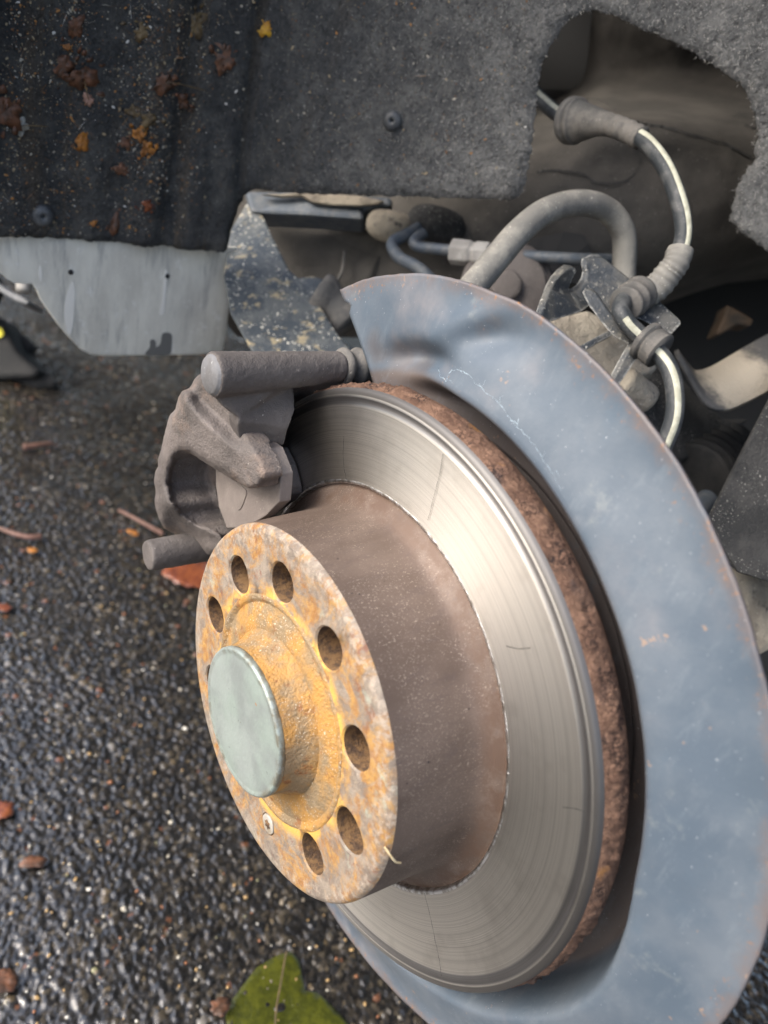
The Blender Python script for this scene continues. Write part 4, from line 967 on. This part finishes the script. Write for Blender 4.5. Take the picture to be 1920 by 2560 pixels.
o = put('casting', plate([P6(x, y, d) for x, y, d in ((700, 850, .49), (900, 790, .49), (1010, 740, .49), (1150, 800, .50), (1260, 950, .51), (1400, 1060, .52), (1560, 1060, .53), (1420, 1180, .52), (1150, 1310, .49), (950, 1260, .47))], FWD, .03), MT['felt_dark'], t, False); bevel(o, .008, 3)
t = thing('rubber_gaiter', 'black concertina rubber gaiter in the shadow right of the shield', 'gaiter', tuple(P6(1280, 1330, .5)))
ga, gb = P6(1210, 1420, .50), P6(1420, 1220, .54)
o = put('bellows', tube([ga+(gb-ga)*(i/60) for i in range(61)], lambda u: .022+.0035*math.sin(u*38)-.004*u, 32), MT['black'], t)
o = put('rod', tube(spline([P6(1200, 1640, .48), P6(1400, 1430, .52), P6(1560, 1240, .56)], 6), .007, 16), MT['pipe'], t)
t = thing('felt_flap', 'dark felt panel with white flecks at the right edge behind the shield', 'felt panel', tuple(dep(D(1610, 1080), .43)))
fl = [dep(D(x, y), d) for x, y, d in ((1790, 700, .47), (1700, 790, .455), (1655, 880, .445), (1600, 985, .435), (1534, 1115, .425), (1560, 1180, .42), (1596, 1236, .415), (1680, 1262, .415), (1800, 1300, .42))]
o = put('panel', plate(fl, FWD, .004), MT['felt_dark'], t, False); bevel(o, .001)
t = thing('lower_arm', 'tan dust-covered lower arm at the right edge beneath the felt panel', 'suspension arm', tuple(dep(D(1640, 1330), .44)))
ta = [dep(D(x, y), d) for x, y, d in ((1560, 1215, .45), (1620, 1240, .45), (1800, 1275, .46), (1800, 1420, .46), (1690, 1395, .455), (1636, 1425, .45), (1600, 1380, .45))]
o = put('arm', plate(ta, FWD, .02), MT['tan'], t, False); bevel(o, .005)
t = thing('dark_void_backing', 'black backing sheet standing in for the shade behind the suspension', 'body panel', (.6, .2, .1))  # black sheet added where only deep shade shows between the parts
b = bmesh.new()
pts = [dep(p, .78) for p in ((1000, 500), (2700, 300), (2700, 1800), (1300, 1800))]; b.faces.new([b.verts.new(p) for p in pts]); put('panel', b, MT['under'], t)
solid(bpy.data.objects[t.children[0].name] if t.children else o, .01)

# ================================================================== JACK (left edge, on the ground further forward)
def gp(p, up=0): return onz(p, GZ+up)
J = onz(D(30, 825), GZ); JD = (J-CAM).dot(FWD)
t = thing('car_jack', 'black scissor jack with a yellow sticker standing at the left edge', 'jack', tuple(J))
def PJ(x, y, k=0): return dep(q4(x, y), JD+k)
o = put('base', plate([PJ(x, y) for x, y in ((-200, 1080), (0, 1060), (60, 1018), (180, 1000), (290, 1020), (330, 1060), (320, 1095), (150, 1115), (0, 1145), (-200, 1170))], FWD*.5-UP*.3, .08), MT['black'], t, False); bevel(o, .006)
o = put('leg', plate([PJ(x, y, -.02) for x, y in ((-200, 640), (0, 690), (40, 760), (70, 830), (110, 900), (170, 960), (240, 1010), (200, 1050), (0, 1060), (-200, 1080))], FWD, .06), MT['black'], t, False); bevel(o, .006)
o = put('sticker', plate([PJ(x, y, -.024) for x, y in ((-120, 740), (0, 755), (16, 780), (18, 800), (0, 812), (-120, 830))], FWD, .0015), MT['yellow'], t, False)
o = put('screw_bar', tube(spline([PJ(40, 780, .03), PJ(110, 830, .03), PJ(190, 900, .03)], 4), .012, 14), MT['black'], t)
JU = dep(q4(80, 580), .66)
o = put('saddle', plate([dep(q4(x, y), .66) for x, y in ((-100, 430), (0, 500), (60, 540), (110, 560), (160, 590), (172, 605), (160, 622), (100, 605), (40, 570), (-100, 480))], FWD, .03), MT['grey'], t, False); bevel(o, .003)
o = put('arm', tube(spline([dep(q4(-120, 520), .69), PJ(-110, 620, .0), PJ(-60, 760, .0)], 4), .02, 12), MT['black'], t)
o = put('knob', cyl(dep(q4(140, 545), .65), UP, .006, .012, 14), MT['nut'], t)

# ================================================================== LEAVES AND TWIGS ON THE GROUND
UPZ = Vector((0, 0, 1))
def gleaf(p, rad, mt, label, seed, L=1., ang=0., stalk=0., lift=.004, ragged=.26):
    rad *= .52
    return flake(gp(p, .002), UPZ, rad, mt, 'leaf', label, 'leaf', seed, L, ang, lift, stalk, None, ragged, 0, .16)
# large green leaf at the bottom
outl = [g3(x, y) for x, y in ((180, 1560), (240, 1470), (300, 1390), (360, 1310), (420, 1230), (500, 1180), (590, 1130), (680, 1110), (740, 1180), (760, 1290), (785, 1400), (870, 1410), (950, 1480), (1030, 1560), (1110, 1650), (1250, 1850), (900, 2050), (300, 2000), (150, 1800), (170, 1650))]
G = [gp(p, .004) for p in outl]
P2d = [(v.x, v.y) for v in G]
def liftg(x, y): return Vector((x, y, GZ+.0014+.0009*nz((x, y, 0), 35)+.0007*nz((x, y, 2), 110)))
o = put('leaf', sheet(P2d, [], .006, liftg), MT['leaf_green']); fixn(o.data); solid(o, .0004, 0)
tag(o, 'large wet olive-green leaf lying flat on the tarmac at the bottom', 'leaf')
ve = spline([gp(g3(640, 1120), .006), gp(g3(600, 1350), .006), gp(g3(560, 1600), .006), gp(g3(560, 1900), .006)], 6)
put('vein', tube(ve, .0006, 6), MT['leaf_tan'], o)
gleaf(q1(330, 1625), .062, 'leaf_red', 'wet red-brown leaf on the tarmac just below the caliper lower pin', 41, 1.1, .4)
gleaf(g2(15, 1395), .016, 'leaf_brown', 'brown leaf on the tarmac at the left edge near the bottom', 42, 1.2, .2)
gleaf(g2(1375, 1570), .014, 'leaf_brown', 'small red-brown crumpled leaf touching the large green leaf', 43, 1., 0)
gleaf(g2(10, 330), .018, 'leaf_red', 'dark red leaf at the left edge of the tarmac, upper one', 44, 1., 0)
gleaf(g2(200, 660), .011, 'leaf_brown', 'faded brown leaf flake on the wet tarmac at left, lone', 45, 1.6, .5)
gleaf(g1(225, 780), .009, 'leaf_orange', 'small orange leaf flake on the tarmac left of the curved twig', 46, 1.3, .3)
gleaf(g1(915, 655), .009, 'leaf_orange', 'small orange flake on the tarmac beneath the straight twig', 47, 1.7, .1)
gleaf(g1(20, 1180), .011, 'leaf_red', 'small red leaf flake at the left edge of the tarmac, mid height', 48, 1.5, .4)
def twig(pts, r, label, mt='twig'):
    tag(put('twig', tube(spline([gp(p, .006+h) for p, h in pts], 6), lambda u: r*(1.15-.5*u), 8), MT[mt]), label, 'twig')
twig([(g1(1130, 650), .0), (g1(1010, 585), .003), (g1(900, 525), .002), (g1(820, 485), 0)], .0024, 'straight reddish leaf stalk poking out left of the caliper lower pin')
twig([(g1(285, 668), 0), (g1(200, 672), .001), (g1(90, 645), .001), (g1(-30, 600), 0)], .0032, 'curved pinkish twig at the left edge of the tarmac')
twig([(q4(140, 1465), 0), (q4(220, 1455), .001), (q4(310, 1440), 0)], .0040, 'short orange-brown twig on the tarmac below the jack')
# stones lying loose
m = Mat('pebble', rough=.35); h = m.node('ObjectInfo').outputs['Random']; 
gi = m.node('NewGeometry').outputs['Random Per Island']; cr = m.node('ValToRGB', i0=gi); el = cr.color_ramp; el.interpolation = 'CONSTANT'
for i, (pos, c) in enumerate(((0, (.34, .22, .09)), (.3, (.42, .38, .30)), (.5, (.16, .13, .09)), (.68, (.26, .11, .05)), (.82, (.6, .57, .5)), (.92, (.2, .19, .1)))):
    e = el.elements[0] if i == 0 else (el.elements[1] if i == 1 else el.elements.new(pos)); e.position = pos; e.color = (*c, 1)
m.set('col', cr.outputs[0]); MT['pebble'] = m.m
vs, fs = [], []
for _ in range(520):
    p = (random.uniform(-40, 1000), random.uniform(880, 2600)); q = gp(p, .0012)
    chip(q, Vector((random.uniform(-.3, .3), random.uniform(-.3, .3), 1)).normalized(), random.uniform(.0010, .0024) if random.random() < .93 else random.uniform(.0024, .004), .6, random.uniform(.9, 1.5))
o = put('pebbles', mesh(vs, fs), MT['pebble'], None, True); subd(o, 1)
tag(o, 'small loose tan and white stones scattered on the wet tarmac', None, None, 'stuff')
